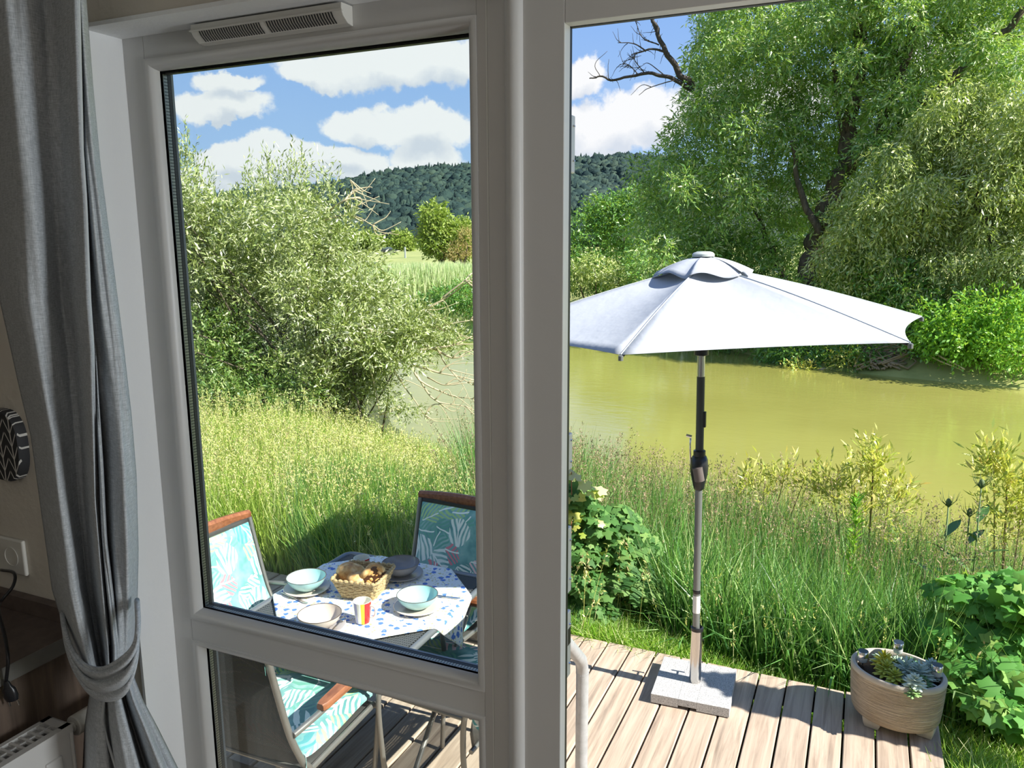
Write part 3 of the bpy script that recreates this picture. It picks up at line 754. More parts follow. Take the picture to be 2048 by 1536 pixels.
MB().lathe([(.019, 0), (.019, 1.16), (.0, 1.16)], 24).build('lower_pole', POLEMID, um, smooth='auto')
MB().lathe([(.0193, .50), (.0205, .505), (.0205, .515), (.0193, .52)], 24).build('joint_ring', BLKPLASTIC, um, smooth='auto')
MB().lathe([(.0196, .392), (.0196, .488)], 24).build('paper_label', LABELW, um, smooth='auto')
MB().lathe([(.0205, 1.10), (.0205, 1.66), (.0, 1.66)], 24).build('upper_pole', POLEDARK, um, smooth='auto')
MB().lathe([(.0195, 1.66), (.0195, 1.80), (.0195, 2.2), (0, 2.2)], 24).build('pole_top', STEEL, um, smooth='auto')
hs = MB(); hs.lathe([(.022, 1.07), (.027, 1.075), (.030, 1.09), (.043, 1.15), (.047, 1.185), (.044, 1.225), (.036, 1.245), (.031, 1.25), (.031, 1.275), (.024, 1.28)], 14, sx=1.0, sy=1.15)
hsb = hs.build('crank_housing', BLKPLASTIC, um, smooth='auto')
MB().tube([(.0, -.050, 1.20), (.012, -.045, 1.13)], .026, 12).build('housing_cap', simple('grey_cap', (.12, .10, .095), .45), um, smooth='auto')
ck = MB().tube([(-.045, .0, 1.20), (-.048, 0, 1.30), (-.046, 0, 1.345)], .0045, 8).build('crank_handle', CHROME, um, smooth=True)
MB().tube([(-.040, 0, 1.345), (-.068, 0, 1.35)], .0085, 12).build('grip', CHROME, ck, smooth='auto')
MB().box(.012, .030, -.012, .012, 1.40, 1.48).build('rope_guide', BLKPLASTIC, um, bevel=.003)
RC, ZRIM, ZAP, A0 = 1.10, 1.915, 2.215, math.radians(-95)
def rimz(a): return ZRIM+.022*math.cos(a)
cp = MB()
def canopy_pt(a0, t_, r_, R, zr0, za, sag_e, sag_z):
    # between rib a0 and the next one; t_ in 0..1 across the panel, r_ in 0..1 outwards
    a1 = a0+PI/3
    P0 = np.array([R*math.cos(a0), R*math.sin(a0), zr0(a0)]); P1 = np.array([R*math.cos(a1), R*math.sin(a1), zr0(a1)])
    e = P0*(1-t_)+P1*t_
    q = 4*t_*(1-t_)
    e[0] *= 1-sag_e*q; e[1] *= 1-sag_e*q
    c_ = np.array([0, 0, za]); p = c_+(e-c_)*r_
    p[2] += .018*math.sin(PI*r_**.9)*(1-.45*q)-sag_z*q*r_*(1-r_)*2.2
    return p
for i in range(6):
    a0 = A0+i*PI/3
    cp.grid([[canopy_pt(a0, t_/16, r_/14, RC, rimz, ZAP, .045, .05) for r_ in range(1, 15)] for t_ in range(17)])
co_ = cp.build('canopy', CANOPY, um, smooth='auto', solid=.0012)
vm = MB()
def vz(a): return ZAP-.035
for i in range(6):
    a0 = A0+i*PI/3
    G = []
    for t_ in range(13):
        row = []
        for r_ in range(0, 8):
            p = canopy_pt(a0, t_/12, max(.06, r_/7), .25, vz, ZAP+.040, -.02, -.01)
            p[2] += .014*math.sin(2*PI*t_/12*1.0+i)*(r_/7)**2 - .008*(r_/7)**2
            row.append(p)
        G.append(row)
    vm.grid(G)
vm.build('vent_cap', CANOPY, um, smooth='auto', solid=.0012)
MB().lathe([(0.0, ZAP+.066), (.030, ZAP+.065), (.046, ZAP+.060), (.054, ZAP+.052), (.054, ZAP+.040), (.02, ZAP+.04)], 24).build('finial', simple('grey_green_cap', (.42, .46, .44), .5), um, smooth='auto')
for i in range(6):
    a = A0+i*PI/3
    tip = np.array([RC*math.cos(a), RC*math.sin(a), rimz(a)-.012]); top = np.array([.03*math.cos(a), .03*math.sin(a), ZAP-.02])
    mid = top*.5+tip*.5+np.array([0, 0, .012])
    rb = MB().tube([top, top*.75+tip*.25+np.array([0, 0, .008]), mid, top*.25+tip*.75+np.array([0, 0, .008]), tip], .006, 8).build('rib', POLEDARK, um, smooth=True)
    MB().tube([mid-np.array([0, 0, .008]), (.022*math.cos(a), .022*math.sin(a), 1.80)], .005, 8).build('strut', POLEDARK, rb)
    MB().lathe([(0, -.012), (.010, -.010), (.010, .008), (0, .012)], 10, tuple(tip)).build('tip_cap', POLEMID, rb)
MB().lathe([(.021, 1.765), (.036, 1.77), (.036, 1.82), (.021, 1.825)], 20).build('runner_hub', BLKPLASTIC, um, smooth='auto')
# panel seams
for i in range(6):
    a0 = A0+i*PI/3
    MB().tube([canopy_pt(a0, 0, .12+.88*r_/12, RC, rimz, ZAP, .045, .05)+np.array([0, 0, .0015]) for r_ in range(13)], .0022, 6).build('seam', simple('parasol_seam', (.55, .60, .62), .8), um)

# ------------------------------------------------------------------ stone planter
PC = np.array([.275, 4.06, 0.0]); KP = .80
pt_ = thing('planter', 'oval combed sandstone planter on low feet at the deck corner', 'planter', tuple(PC), (0, 0, math.radians(-16))); pt_.scale = (KP, KP, KP*1.04)
pr = [(.0, .055), (.80, .055), (.90, .07), (.955, .10), (.98, .16), (1.0, .24), (1.015, .315), (1.015, .33)]
ax_, by_ = .268, .228
MB().lathe([(r*ax_, z) for r, z in pr], 56, sy=by_/ax_, caps=False).build('bowl', POT, pt_, smooth='auto')
MB().lathe([(r*ax_, z) for r, z in [(1.015, .33), (1.025, .338), (1.02, .352), (.99, .361), (.93, .361), (.90, .352), (.885, .33), (.87, .27)]], 56, sy=by_/ax_, caps=False).build('rim', POTRIM, pt_, smooth='auto')
MB().lathe([(0, .318), (.5*ax_, .322), (.875*ax_, .312)], 40, sy=by_/ax_).build('soil', SOIL, pt_, smooth=True)
for (x, y) in ((-.09, -.125), (.185, -.02), (-.18, .04), (.08, .125)):
    f_ = MB(); vs = []
    for z, s_ in ((0, .8), (.03, 1.0), (.085, 1.15)):
        vs += [(x+dx*.05*s_, y+dy*.035*s_, z) for dx, dy in ((-1, -1), (1, -1), (1, 1), (-1, 1))]
    f_.add(vs, [(a*4+k, a*4+(k+1) % 4, a*4+4+(k+1) % 4, a*4+4+k) for a in range(2) for k in range(4)]+[(3, 2, 1, 0), (8, 9, 10, 11)])
    f_.build('foot', POTRIM, pt_, bevel=.006)
rot_ = math.radians(-16)
def inpot(x, y, z=.322): x *= KP; y *= KP; return (PC[0]+x*math.cos(rot_)-y*math.sin(rot_), PC[1]+x*math.sin(rot_)+y*math.cos(rot_), z*KP*1.04)
# solar lights stuck in the soil
def solar(loc, label):
    s_ = thing('solar_light', label, 'solar light', loc, group='solar lights in the stone planter')
    MB().lathe([(.004, -.05), (.004, .0), (.006, .0), (.022, .004), (.022, .028), (.0265, .032), (.0265, .056), (.0235, .060)], 24).build('body', CHROME, s_, smooth='auto')
    MB().lathe([(.0245, .0595), (.0245, .061), (0, .0612)], 24).build('solar_cell', simple('dark_solar_cell', (.02, .03, .045), .25), s_)
    MB().lathe([(.0215, .004), (.0225, .006), (.0225, .028), (.0215, .030)], 24).build('lens', simple('grey_clear_lens', (.45, .47, .46), .15), s_, smooth='auto')
    return s_
solar(inpot(-.045, .165, .375), 'small steel solar light at the back of the stone planter')
solar(inpot(-.20, -.035, .345), 'small steel solar light at the left side of the stone planter')
solar(inpot(.205, .045, .362), 'small steel solar light at the right end of the stone planter')
def leafpts(n, L, W, cup=.2, npt=5):       # an oval leaf outline folded along its midrib, length along +x
    up, dn = [], []
    for i in range(npt):
        s_ = i/(npt-1); w_ = W*math.sin(PI*min(1, s_*.92+.04))**.8
        up.append((L*s_, w_, cup*w_)); dn.append((L*s_, -w_, cup*w_))
    return up, dn
def rosette(name, label, cat, loc, nring, L, W, col, h=.0, tilt0=70, tilt1=12, seed=0, group=None, lobed=False):
    r = random.Random(seed); mb = MB(); k = 0
    for ri in range(nring):
        f_ = ri/max(1, nring-1); el = math.radians(tilt0*(1-f_)+tilt1*f_); Lr = L*(.45+.55*f_); cnt = 4+ri*2
        for j in range(cnt):
            az = 2*PI*j/cnt+ri*.7+r.uniform(-.2, .2); e = el+r.uniform(-.15, .15)
            d = np.array([math.cos(az)*math.cos(e), math.sin(az)*math.cos(e), math.sin(e)]); s_ = np.array([-math.sin(az), math.cos(az), 0]); n_ = np.cross(d, s_)
            base_ = np.array([0, 0, h*(1-f_)])+d*.004
            rows = []
            for i in range(7):
                q = i/6; w_ = W*(math.sin(PI*(q*.9+.06))**.7)*(.45+.55*f_)
                if lobed: w_ *= .55+.45*abs(math.cos(q*9))
                c_ = base_+d*Lr*q+n_*(-.25*Lr*q*q)
                rows.append([c_-s_*w_+n_*-.25*w_, c_+n_*.0, c_+s_*w_+n_*-.25*w_])
            mb.grid(rows)
    o = mb.build(name, col, None, smooth=True, solid=.0015); o.location = loc
    return tag(o, label, cat, group)
SUC1 = simple('grey_green_succulent', (.38, .52, .36), .5); SUC2 = simple('yellow_green_sedum', (.52, .60, .10), .5); SUC3 = simple('silver_blue_foliage', (.46, .60, .54), .6); SUC4 = simple('pale_rimmed_succulent', (.62, .72, .58), .45)
SUC5 = simple('dark_green_succulent', (.16, .34, .14), .45); SUC6 = simple('yellow_sedum_tip', (.62, .58, .03), .5)
rosette('succulent', 'pale grey green succulent at the back left inside the stone planter', 'succulent', inpot(-.11, .09), 4, .065, .014, SUC1, .02, seed=1)
rosette('succulent', 'broad leaved pale succulent right of the back solar light', 'succulent', inpot(-.035, .10), 4, .06, .015, SUC1, .02, seed=2)
rosette('sedum', 'sedum with bright yellow tip in the middle of the stone planter', 'sedum', inpot(-.085, .012, .345), 5, .06, .010, SUC6, .05, seed=3)
rosette('sedum', 'yellow green sedum in front of the yellow tipped one', 'sedum', inpot(-.055, -.045, .325), 5, .062, .011, SUC2, .045, seed=4)
rosette('sedum', 'low yellow green sedum near the front rim of the planter', 'sedum', inpot(.005, -.085, .322), 5, .058, .011, SUC2, .035, seed=5)
rosette('silver_ragwort', 'silver lobed foliage plant in the middle of the stone planter', 'foliage plant', inpot(.045, .0, .325), 6, .085, .013, SUC3, .06, seed=6, lobed=True)
rosette('silver_ragwort', 'silver lobed foliage plant nearest the right end of the planter', 'foliage plant', inpot(.115, .005, .325), 6, .085, .013, SUC3, .06, seed=7, lobed=True)
rosette('creeping_sedum', 'fine dark green sedum along the back rim of the planter', 'sedum', inpot(.05, .10, .325), 6, .055, .008, SUC5, .04, seed=8)
rosette('blue_foliage', 'blue green rounded leaves beside the right solar light', 'foliage plant', inpot(.165, .085, .35), 5, .055, .018, SUC3, .05, seed=9)
rosette('creeping_sedum', 'dark green sedum beside the right front rim of the planter', 'sedum', inpot(.15, -.045, .322), 5, .05, .009, SUC5, .03, seed=10)
rosette('houseleek', 'white edged rosette hanging over the front rim of the planter', 'succulent', inpot(.13, -.155, .372), 5, .05, .013, SUC4, .03, seed=11)
rosette('houseleek', 'small green rosette just below the white edged one', 'succulent', inpot(.135, -.205, .335), 4, .034, .010, simple('green_houseleek', (.26, .42, .14), .5), .02, seed=12)
tag(MB().tube(bez([inpot(.12, -.03, .33), inpot(.15, -.06, .37), inpot(.175, -.07, .36), inpot(.17, -.09, .325)], 6), .0022, 6).build('dry_stem', PALETWIG), 'thin dry curved stem at the right end of the planter', 'stem')

# ------------------------------------------------------------------ garden table
TC, TH, TWX, TWY = np.array([-2.068, 2.93, 0]), .72, .43, .44
tb_ = thing('garden_table', 'grey metal folding garden table with perforated top under the cloth', 'table', tuple(TC))
MB().box(-TWX+.02, TWX-.02, -TWY+.02, TWY-.02, TH-.012, TH-.004).build('table_top', TABLETOP, tb_)
rp = []
for cx_, cy_, a in ((TWX, TWY, 0), (-TWX, TWY, 90), (-TWX, -TWY, 180), (TWX, -TWY, 270)):
    sx, sy = np.sign(cx_), np.sign(cy_); rr = .045
    for k in range(7):
        q = math.radians(a+k*15); rp.append((cx_-sx*rr-sx*.0+rr*math.cos(q), cy_-sy*rr+rr*math.sin(q), TH-.012))
MB().tube(rp, .0165, 12, closed=True).build('rim', simple('grey_metal_rim', (.22, .235, .25), .35, .5), tb_, smooth='auto')
for s_ in (-1, 1):
    MB().tube([(s_*.40, .36, TH-.03), (s_*.40, .30, TH-.06), (s_*.40, -.36, .012)], .0125, 12).build('leg', TUBE, tb_, smooth='auto')
    MB().tube([(s_*.365, -.36, TH-.03), (s_*.365, -.30, TH-.06), (s_*.365, .36, .012)], .0125, 12).build('leg', TUBE, tb_, smooth='auto')
MB().tube([(-.40, -.36, .012), (.40, -.36, .012)], .0125, 12).build('foot_bar', TUBE, tb_)
MB().tube([(-.365, .36, .012), (.365, .36, .012)], .0125, 12).build('foot_bar', TUBE, tb_)
for (x, y) in ((.41, -.40), (-.41, -.40), (.41, .40), (-.41, .40)):
    MB().box(x-.02, x+.02, y-.025, y+.025, TH-.055, TH-.018).build('corner_bracket', BLKPLASTIC, tb_, bevel=.003)
# tablecloth: a square laid cornerwise, its corners hanging over the table edges
hs_ = .445; N_ = 60; G = []
for i in range(N_+1):
    row = []
    for j in range(N_+1):
        a, b_ = (i/N_*2-1)*hs_, (j/N_*2-1)*hs_
        x, y = (a-b_)*.7071-.010, (a+b_)*.7071+.035
        z = TH+.0065+.0012*math.sin(17*x)*math.cos(13*y)
        for ax0 in (0, 1):
            lim = (TWX, TWY)[ax0]+.004; q = (x, y)[ax0]; ex = abs(q)-lim
            if ex > 0:
                s_ = math.copysign(1, q); arc = min(ex, .024)/.024
                nx = s_*(lim+.016*math.sin(arc*PI/2)+.10*max(0, ex-.03)); dz = .016*(1-math.cos(arc*PI/2))+max(0, ex-.024)*.98
                other = (y, x)[ax0]
                nx += s_*.018*math.sin(other*26+1.0)*min(1, ex*6)
                z -= dz
                if ax0 == 0: x = nx
                else: y = nx
        row.append((x, y, z))
    G.append(row)
tcl = MB().grid(G).build('tablecloth', CLOTH, None, smooth=True, solid=.0012); tcl.location = tuple(TC)
tag(tcl, 'white cloth with small blue flowers laid cornerwise over the garden table', 'tablecloth')
ZT_ = TH+.0085
def bowlset(px, bcol, pcol, lb, lp, tilt=0):
    x, y = px
    p = MB().lathe([(0, .002), (.07, .0), (.075, .003), (.108, .014), (.1115, .0165), (.108, .0175), (.075, .0065), (0, .0055)], 44).build('plate', pcol, None, smooth=True)
    p.location = (x, y, ZT_); tag(p, lp, 'plate', 'plates under the bowls')
    b = thing('bowl', lb, 'bowl', (x, y, ZT_+.0062), group='bowls on the garden table')
    MB().lathe([(0, .0), (.040, .0), (.044, .004), (.066, .018), (.084, .038), (.0945, .060), (.096, .0635)], 44, caps=False).lathe([(.0925, .0632), (.089, .052), (.078, .035), (.060, .019), (.036, .010), (0, .009)][::-1], 44, caps=False).build('body', bcol, b, smooth='auto')
    MB().lathe([(.096, .0632), (.0955, .0652), (.093, .0652), (.0925, .0630)], 44, caps=False).build('rim', RIMB, b)
bowlset((-2.385, 2.872), TURQ, BEIGEG, 'turquoise bowl at the left place, nearest the sunlit left chair', 'beige pink plate under the left turquoise bowl')
bowlset((-2.085, 2.585), BEIGEG, GREYPL, 'beige bowl at the near place beside the striped mug', 'plate under the beige bowl at the near place')
bowlset((-1.79, 2.92), TURQ, BEIGEG, 'turquoise bowl at the right place beside the bare cloth corner', 'beige plate under the right turquoise bowl')
bowlset((-2.055, 3.20), GREYG, GREYPL, 'dark grey bowl at the far shaded place', 'grey plate under the dark grey bowl')
def mug(loc, rot, label):
    m_ = thing('mug', label, 'mug', loc, (0, 0, rot), 'striped mugs on the garden table')
    MB().lathe([(0, .0), (.030, .0), (.0315, .002), (.036, .05), (.0405, .098), (.041, .1)], 40, caps=False).build('body', MUG, m_, smooth='auto')
    MB().lathe([(.041, .1), (.0395, .1012), (.038, .1), (.0335, .05), (.029, .006), (0, .005)], 40, caps=False).build('inside', MUGW, m_, smooth='auto')
    MB().tube(bez([(.036, 0, .078), (.050, 0, .080), (.062, 0, .070), (.062, 0, .042), (.052, 0, .028), (.034, 0, .026)], 5), .0042, 8, flat=1.4).build('handle', MUGW, m_, smooth=True)
mug((-1.948, 2.71, ZT_), math.radians(10), 'striped mug nearest the window beside the beige bowl')
mug((-2.23, 3.115, ZT_), math.radians(190), 'striped mug behind the bread basket')
# basket
bk = thing('bread_basket', 'square woven seagrass basket in the middle of the table', 'basket', (-2.118, 2.968, ZT_), (0, 0, math.radians(10)))
def ringpath(h, cr, z, n=9):
    P_ = []
    for sx, sy, a in ((1, 1, 0), (-1, 1, 90), (-1, -1, 180), (1, -1, 270)):
        for k in range(n): q = math.radians(a+k*90/(n-1)); P_.append((sx*(h-cr)+cr*math.cos(q), sy*(h-cr)+cr*math.sin(q), z))
    out = []
    for i in range(len(P_)):
        a, b_ = np.array(P_[i]), np.array(P_[(i+1) % len(P_)]); d = np.linalg.norm(b_-a); m_ = max(1, int(d/.006))
        for k in range(m_): out.append(a+(b_-a)*k/m_)
    return out
wv2 = MB(); nr = 9
for i in range(nr):
    f_ = i/(nr-1); h = .084+.030*f_; rp_ = ringpath(h, .022, .006+.084*f_)
    for j, p in enumerate(rp_):
        s_ = .0022*math.sin(j*1.15+i*PI); n_ = np.array([p[0], p[1], 0]); n_ /= np.linalg.norm(n_); rp_[j] = p+n_*s_+np.array([0, 0, .0012*math.sin(j*.575+i)])
    wv2.tube(rp_, .0062, 6, closed=True)
wv2.build('woven_sides', SEAGRASS, bk, smooth=True)
rimp = ringpath(.117, .022, .097)
MB().tube([p+np.array([0, 0, .0022*math.sin(j*1.4)]) for j, p in enumerate(rimp)], [.0075+.0015*math.sin(j*1.4) for j in range(len(rimp))], 8, closed=True).build('braided_rim', SEAGRASS, bk, smooth=True)
MB().box(-.078, .078, -.078, .078, 0, .008).build('bottom', SEAGRASS, bk)
def roll(loc, r, rot, label, name='bread_roll', group='rolls in the basket'):
    o_ = thing(name, label, 'bread', loc, rot, group)
    mb = MB(); nu_, nv_ = 22, 14; G = []
    for i in range(nv_+1):
        th = PI*i/nv_; row = []
        for k in range(nu_):
            a = 2*PI*k/nu_; x, y, z = math.sin(th)*math.cos(a), math.sin(th)*math.sin(a), math.cos(th)
            s_ = 1+.05*math.sin(3*a+2*z)-.10*math.exp(-(y/.18)**2)*max(0, z)
            row.append((x*r[0]*s_, y*r[1]*s_, z*r[2]*s_))
        row.append(row[0]); G.append(row)
    mb.grid(G).build('crust', CRUST, o_, smooth=True)
roll((-2.175, 2.945, ZT_+.100), (.070, .052, .046), (0, .15, .5), 'golden oval bread roll at the left front of the basket')
roll((-2.125, 2.915, ZT_+.084), (.052, .042, .038), (0, -.1, -.3), 'bread roll lying between the left roll and the spiral pastry')
roll((-2.13, 3.02, ZT_+.055), (.055, .045, .036), (0, 0, 1.2), 'pale bread roll low at the back of the basket')
# spiral nut pastry standing on edge
spn = thing('spiral_pastry', 'round nut spiral pastry standing on edge at the right in the basket', 'pastry', (-2.05, 2.955, ZT_+.100), (0, .2, math.radians(-38))); spn.scale = (1.2, 1.2, 1.2)
def spiral(r0, r1, turns, n_): return [(0.006*math.sin(k*.9), (r0+(r1-r0)*k/n_)*math.cos(2*PI*turns*k/n_), (r0+(r1-r0)*k/n_)*math.sin(2*PI*turns*k/n_)) for k in range(n_+1)]
MB().tube(spiral(.008, .047, 2.6, 70), [.009+.004*k/70 for k in range(71)], 10, flat=1.0).build('dough_spiral', CRUST, spn, smooth=True)
MB().lathe([(0, -.012), (.046, -.011), (.048, 0), (.046, .011), (0, .012)], 30).build('nut_filling', NUT, spn, smooth='auto').rotation_euler = (0, PI/2, 0)
# cutlery
def knife(a, b_, label):
    a, b_ = np.array(a), np.array(b_); d = b_-a; L = np.linalg.norm(d)
    k_ = thing('knife', label, 'knife', (a[0], a[1], ZT_+.001), (0, 0, math.atan2(d[1], d[0])), 'knives on the table')
    MB().box(0, L*.52, -.008, .008, 0, .0045).build('handle', STEEL, k_, bevel=.002)
    bl = MB(); vs = [(L*.52, -.007), (L*.9, -.0095), (L, -.002), (L*.98, .005), (L*.52, .006)]
    bl.add([(x, y, z) for z in (.001, .0025) for x, y in vs], [(4, 3, 2, 1, 0), (5, 6, 7, 8, 9)]+[(i, (i+1) % 5, 5+(i+1) % 5, 5+i) for i in range(5)])
    bl.build('blade', CHROME, k_)
knife((-2.475, 2.80), (-2.285, 2.752), 'table knife in front of the left turquoise bowl')
knife((-1.80, 3.055), (-1.655, 3.085), 'table knife just behind the right turquoise bowl')
sp_ = thing('spoon', 'small spoon on the edge of the near plate beside the mug', 'spoon', (-2.0, 2.53, ZT_+.012), (0, -.05, math.radians(97)))
MB().tube([(0, 0, 0), (.06, 0, .003), (.11, 0, .004)], .0022, 6).build('handle', STEEL, sp_)
MB().ell((.13, 0, .004), (.022, .013, .003), 14, 6).build('bowl', STEEL, sp_, smooth=True)

# ------------------------------------------------------------------ garden chairs: frame, mesh sling, wooden arms and top rail, printed pad
def make_chair(label):
    c_ = thing('garden_chair', label, 'chair', (0, 0, 0), group='garden chairs round the table')
    def side(x): return bez([(x, -.395, .985), (x, -.365, .86), (x, -.305, .64), (x, -.245, .50), (x, -.205, .43), (x*1.0, -.20, .22), (x*1.03, -.235, .015)], 6)
    for s_ in (-1, 1):
        MB().tube(side(s_*.262), .0125, 12).build('back_post', TUBE, c_, smooth='auto')
        MB().tube(bez([(s_*.275, -.30, .635), (s_*.288, -.18, .645), (s_*.292, .06, .652), (s_*.292, .20, .640), (s_*.285, .235, .60), (s_*.28, .215, .42), (s_*.283, .255, .015)], 6), .0115, 12).build('leg', TUBE, c_, smooth='auto')
        ar = [(-.028, 0), (.028, 0), (.03, .012), (.02, .022), (-.02, .022), (-.03, .012)]; V = []
        ys = [-.17, -.15, -.02, .12, .215, .235]; sc_w = [.5, .85, 1.0, .95, .8, .5]
        for y, sw in zip(ys, sc_w):
            z = .657+.006*math.sin((y+.17)*7)
            V += [(s_*.292+px_*sw, y, z+pz) for px_, pz in ar]
        fs = [(i*6+k, i*6+(k+1) % 6, i*6+6+(k+1) % 6, i*6+6+k) for i in range(5) for k in range(6)]+[(5, 4, 3, 2, 1, 0), tuple(range(30, 36))]
        tag(MB().add(V, fs).build('armrest', TEAK, c_, smooth='auto'), 'reddish brown wooden armrest')
        MB().tube([(s_*.25, -.205, .432), (s_*.25, .23, .445)], .0115, 10).build('seat_rail', TUBE, c_)
    for a_, b_ in ((.23, .44), (-.235, .455), (-.235, .295), (-.235, .02)): MB().tube([(-.262, a_, b_), (.262, a_, b_)], .0108, 10).build('cross_bar', TUBE, c_)
    V = []; sec_ = [(-.4, .955), (-.422, .96), (-.428, 1.0), (-.418, 1.018), (-.405, 1.018), (-.392, 1.005)]
    for x in np.linspace(-.275, .275, 9): V += [(x, y-.02*(1-(x/.275)**2), z+.012*(1-(x/.275)**2)) for y, z in sec_]
    fs = [(i*6+k, i*6+(k+1) % 6, i*6+6+(k+1) % 6, i*6+6+k) for i in range(8) for k in range(6)]+[(5, 4, 3, 2, 1, 0), tuple(range(48, 54))]
    tag(MB().add(V, fs).build('top_rail', TEAK, c_, smooth='auto'), 'brown wooden top rail of the backrest')
    bp_ = side(1.0); ii = [(p[1], p[2]) for p in bp_ if p[2] > .47]
    MB().grid([[(x, y-.026*(1-(x/.25)**2), z) for x in np.linspace(-.25, .25, 13)] for (y, z) in ii]).build('back_sling', SLING, c_, smooth=True, solid=.0015)
    MB().grid([[(x, y, .440-.018*(1-(x/.24)**2)) for x in np.linspace(-.24, .24, 9)] for y in np.linspace(-.2, .225, 8)]).build('seat_sling', SLING, c_, smooth=True, solid=.0015)
    MB().grid([[(x, y, z-.02*(1-(x/.25)**2)) for x in np.linspace(-.25, .25, 9)] for (y, z) in ((-.235, .43), (-.225, .37), (-.235, .30))]).build('lower_sling', SLING, c_, smooth=True, solid=.0015)
    return c_
def make_pad(label):
    path = bez([(-.383, .968), (-.352, .86), (-.292, .64), (-.222, .515), (-.165, .475), (.0, .468), (.16, .475), (.255, .468)], 5)
    path = [np.array(p) for p in path]; nrm = []
    for i in range(len(path)):
        t_ = path[min(i+1, len(path)-1)]-path[max(i-1, 0)]; t_ = t_/np.linalg.norm(t_); nrm.append(np.array([-t_[1], t_[0]]) if False else np.array([t_[1]*-1, t_[0]]))
    L = []; xs = np.linspace(-1, 1, 17); hwid = .238
    top, bot = [], []
    for i, p in enumerate(path):
        f_ = i/(len(path)-1); ee = min(1, min(f_, 1-f_)*14+.25); rt, rb_ = [], []
        sag = .020*max(0, 1-f_*1.9)
        for x in xs:
            th = .022*ee*(1-abs(x)**5)**.5+.003
            q = .004*math.sin(9*f_*3)*(1-x*x)
            n_ = nrm[i]
            rt.append((x*hwid*(1-.10*max(0, f_-.55)), p[0]+n_[0]*(th+q), p[1]+n_[1]*(th+q)))
            rb_.append((x*hwid*(1-.10*max(0, f_-.55)), p[0]-n_[0]*.006, p[1]-n_[1]*.006))
        L.append(rt+rb_[::-1])
    mb = MB(); n_ = len(L[0])
    vs = [p for r in L for p in r]; fs = [(i*n_+k, i*n_+(k+1) % n_, (i+1)*n_+(k+1) % n_, (i+1)*n_+k) for i in range(len(L)-1) for k in range(n_)]
    fs += [tuple(range(n_-1, -1, -1)), tuple((len(L)-1)*n_+k for k in range(n_))]
    mb.add(vs, fs)
    p_ = thing('chair_pad', label, 'cushion', (0, 0, 0), group='leaf print chair pads')
    mb.build('pad', TROPIC, p_, smooth='auto')
    for s_ in (-1, 1):
        MB().grid([[(s_*(.236+.03*q), -.375-.03*q, .93-.012*r_+.015*math.sin(q*5)) for r_ in (0, 1)] for q in np.linspace(0, 1, 7)]).build('tie_ribbon', TROPIC, p_, solid=.001)
        MB().grid([[(s_*(.240+.045*math.sin(q*3)), -.21-.10*q, .50-.06*q-.02*r_+.02*math.sin(q*6)) for r_ in (0, 1)] for q in np.linspace(0, 1, 9)]).build('tie_ribbon', TROPIC, p_, solid=.001)
    return p_
ch = make_chair('garden chair seen from behind just outside the lower pane')
pd = make_pad('leaf print pad on the near chair, seen through the lower pane')
spots_ = [((-2.03, 2.285, 0), math.radians(1), None, None),
          ((-2.475, 2.735, 0), math.radians(-93), 'garden chair on the left of the table with sunlit wooden top rail', 'bright sunlit leaf print pad on the left chair'),
          ((-1.965, 3.235, 0), math.radians(176), 'garden chair in the shade behind the far side of the table', 'shaded teal leaf print pad on the far chair'),
          ((-1.60, 2.90, 0), math.radians(88), 'garden chair right of the table, mostly hidden by the window post', 'leaf print pad on the right chair under the hanging cloth corner')]
for i, (p, a, lc_, lp_) in enumerate(spots_):
    if i == 0:
        ch.location = p; ch.rotation_euler = (0, 0, a); pd.location = p; pd.rotation_euler = (0, 0, a)
    else:
        dup(ch, p, a, lc_); dup(pd, p, a, lp_)
ch.scale = pd.scale = (1.03, 1.03, 1.07)

# ------------------------------------------------------------------ river, banks
ZW = -1.6
NS = np.array([(60, 9), (12, 7.4), (4, 7.5), (1, 8.0), (-2, 8.7), (-5, 10.4), (-8, 13), (-12, 17.5), (-20, 23), (-40, 32), (-90, 45)], float)[::-1]
FS = np.array([(80, 17), (12, 21.5), (7, 23.3), (3.6, 24.6), (0, 25.6), (-2.0, 26.4), (-4.5, 29.5), (-8, 36), (-13, 43), (-18, 47), (-24, 46), (-30, 42), (-40, 44), (-90, 62)], float)[::-1]
def near_h(x, y):
    d = (np.interp(x, NS[:, 0], NS[:, 1])-y)*.85
    h = np.where(d < 0, ZW+np.maximum(d*.5, -1.2), ZW+np.minimum(d*.40, 1.42))
    return h+.05*np.sin(x*2.1+y)*np.sin(y*1.7)*(d > .2)
def far_h(x, y):
    d = (y-np.interp(x, FS[:, 0], FS[:, 1]))*.85
    return np.where(d < 0, ZW+np.maximum(d*.5, -1.2), ZW+np.minimum(d*.55, 1.0)+.1*np.sin(x*.4)*np.sin(y*.3)*(d > 1)*(y < 90))
def heightgrid(name, xs, ys, fn, mt):
    X, Y = np.meshgrid(xs, ys, indexing='ij'); Z = fn(X, Y)
    V = np.stack([X, Y, Z], -1).reshape(-1, 3); a, b_ = len(xs), len(ys)
    I, J = np.meshgrid(np.arange(a-1), np.arange(b_-1), indexing='ij'); q = (I*b_+J).ravel()
    return bigmesh(name, V, np.stack([q, q+b_, q+b_+1, q+1], -1), 4, mt, None, True)
xs = np.concatenate([np.arange(-95, -16, 3.0), np.arange(-16, 8, .25), np.arange(8, 60, 3.0)])
ys = np.concatenate([np.arange(-6, 1.3, .9), np.arange(1.3, 14, .25), np.arange(14, 48, 1.5)])
def near_hh(x, y):
    h = near_h(x, y); on = (x > -5.4) & (x < .6) & (y < 4.35)
    return np.where(on, np.minimum(h, -.22), h)
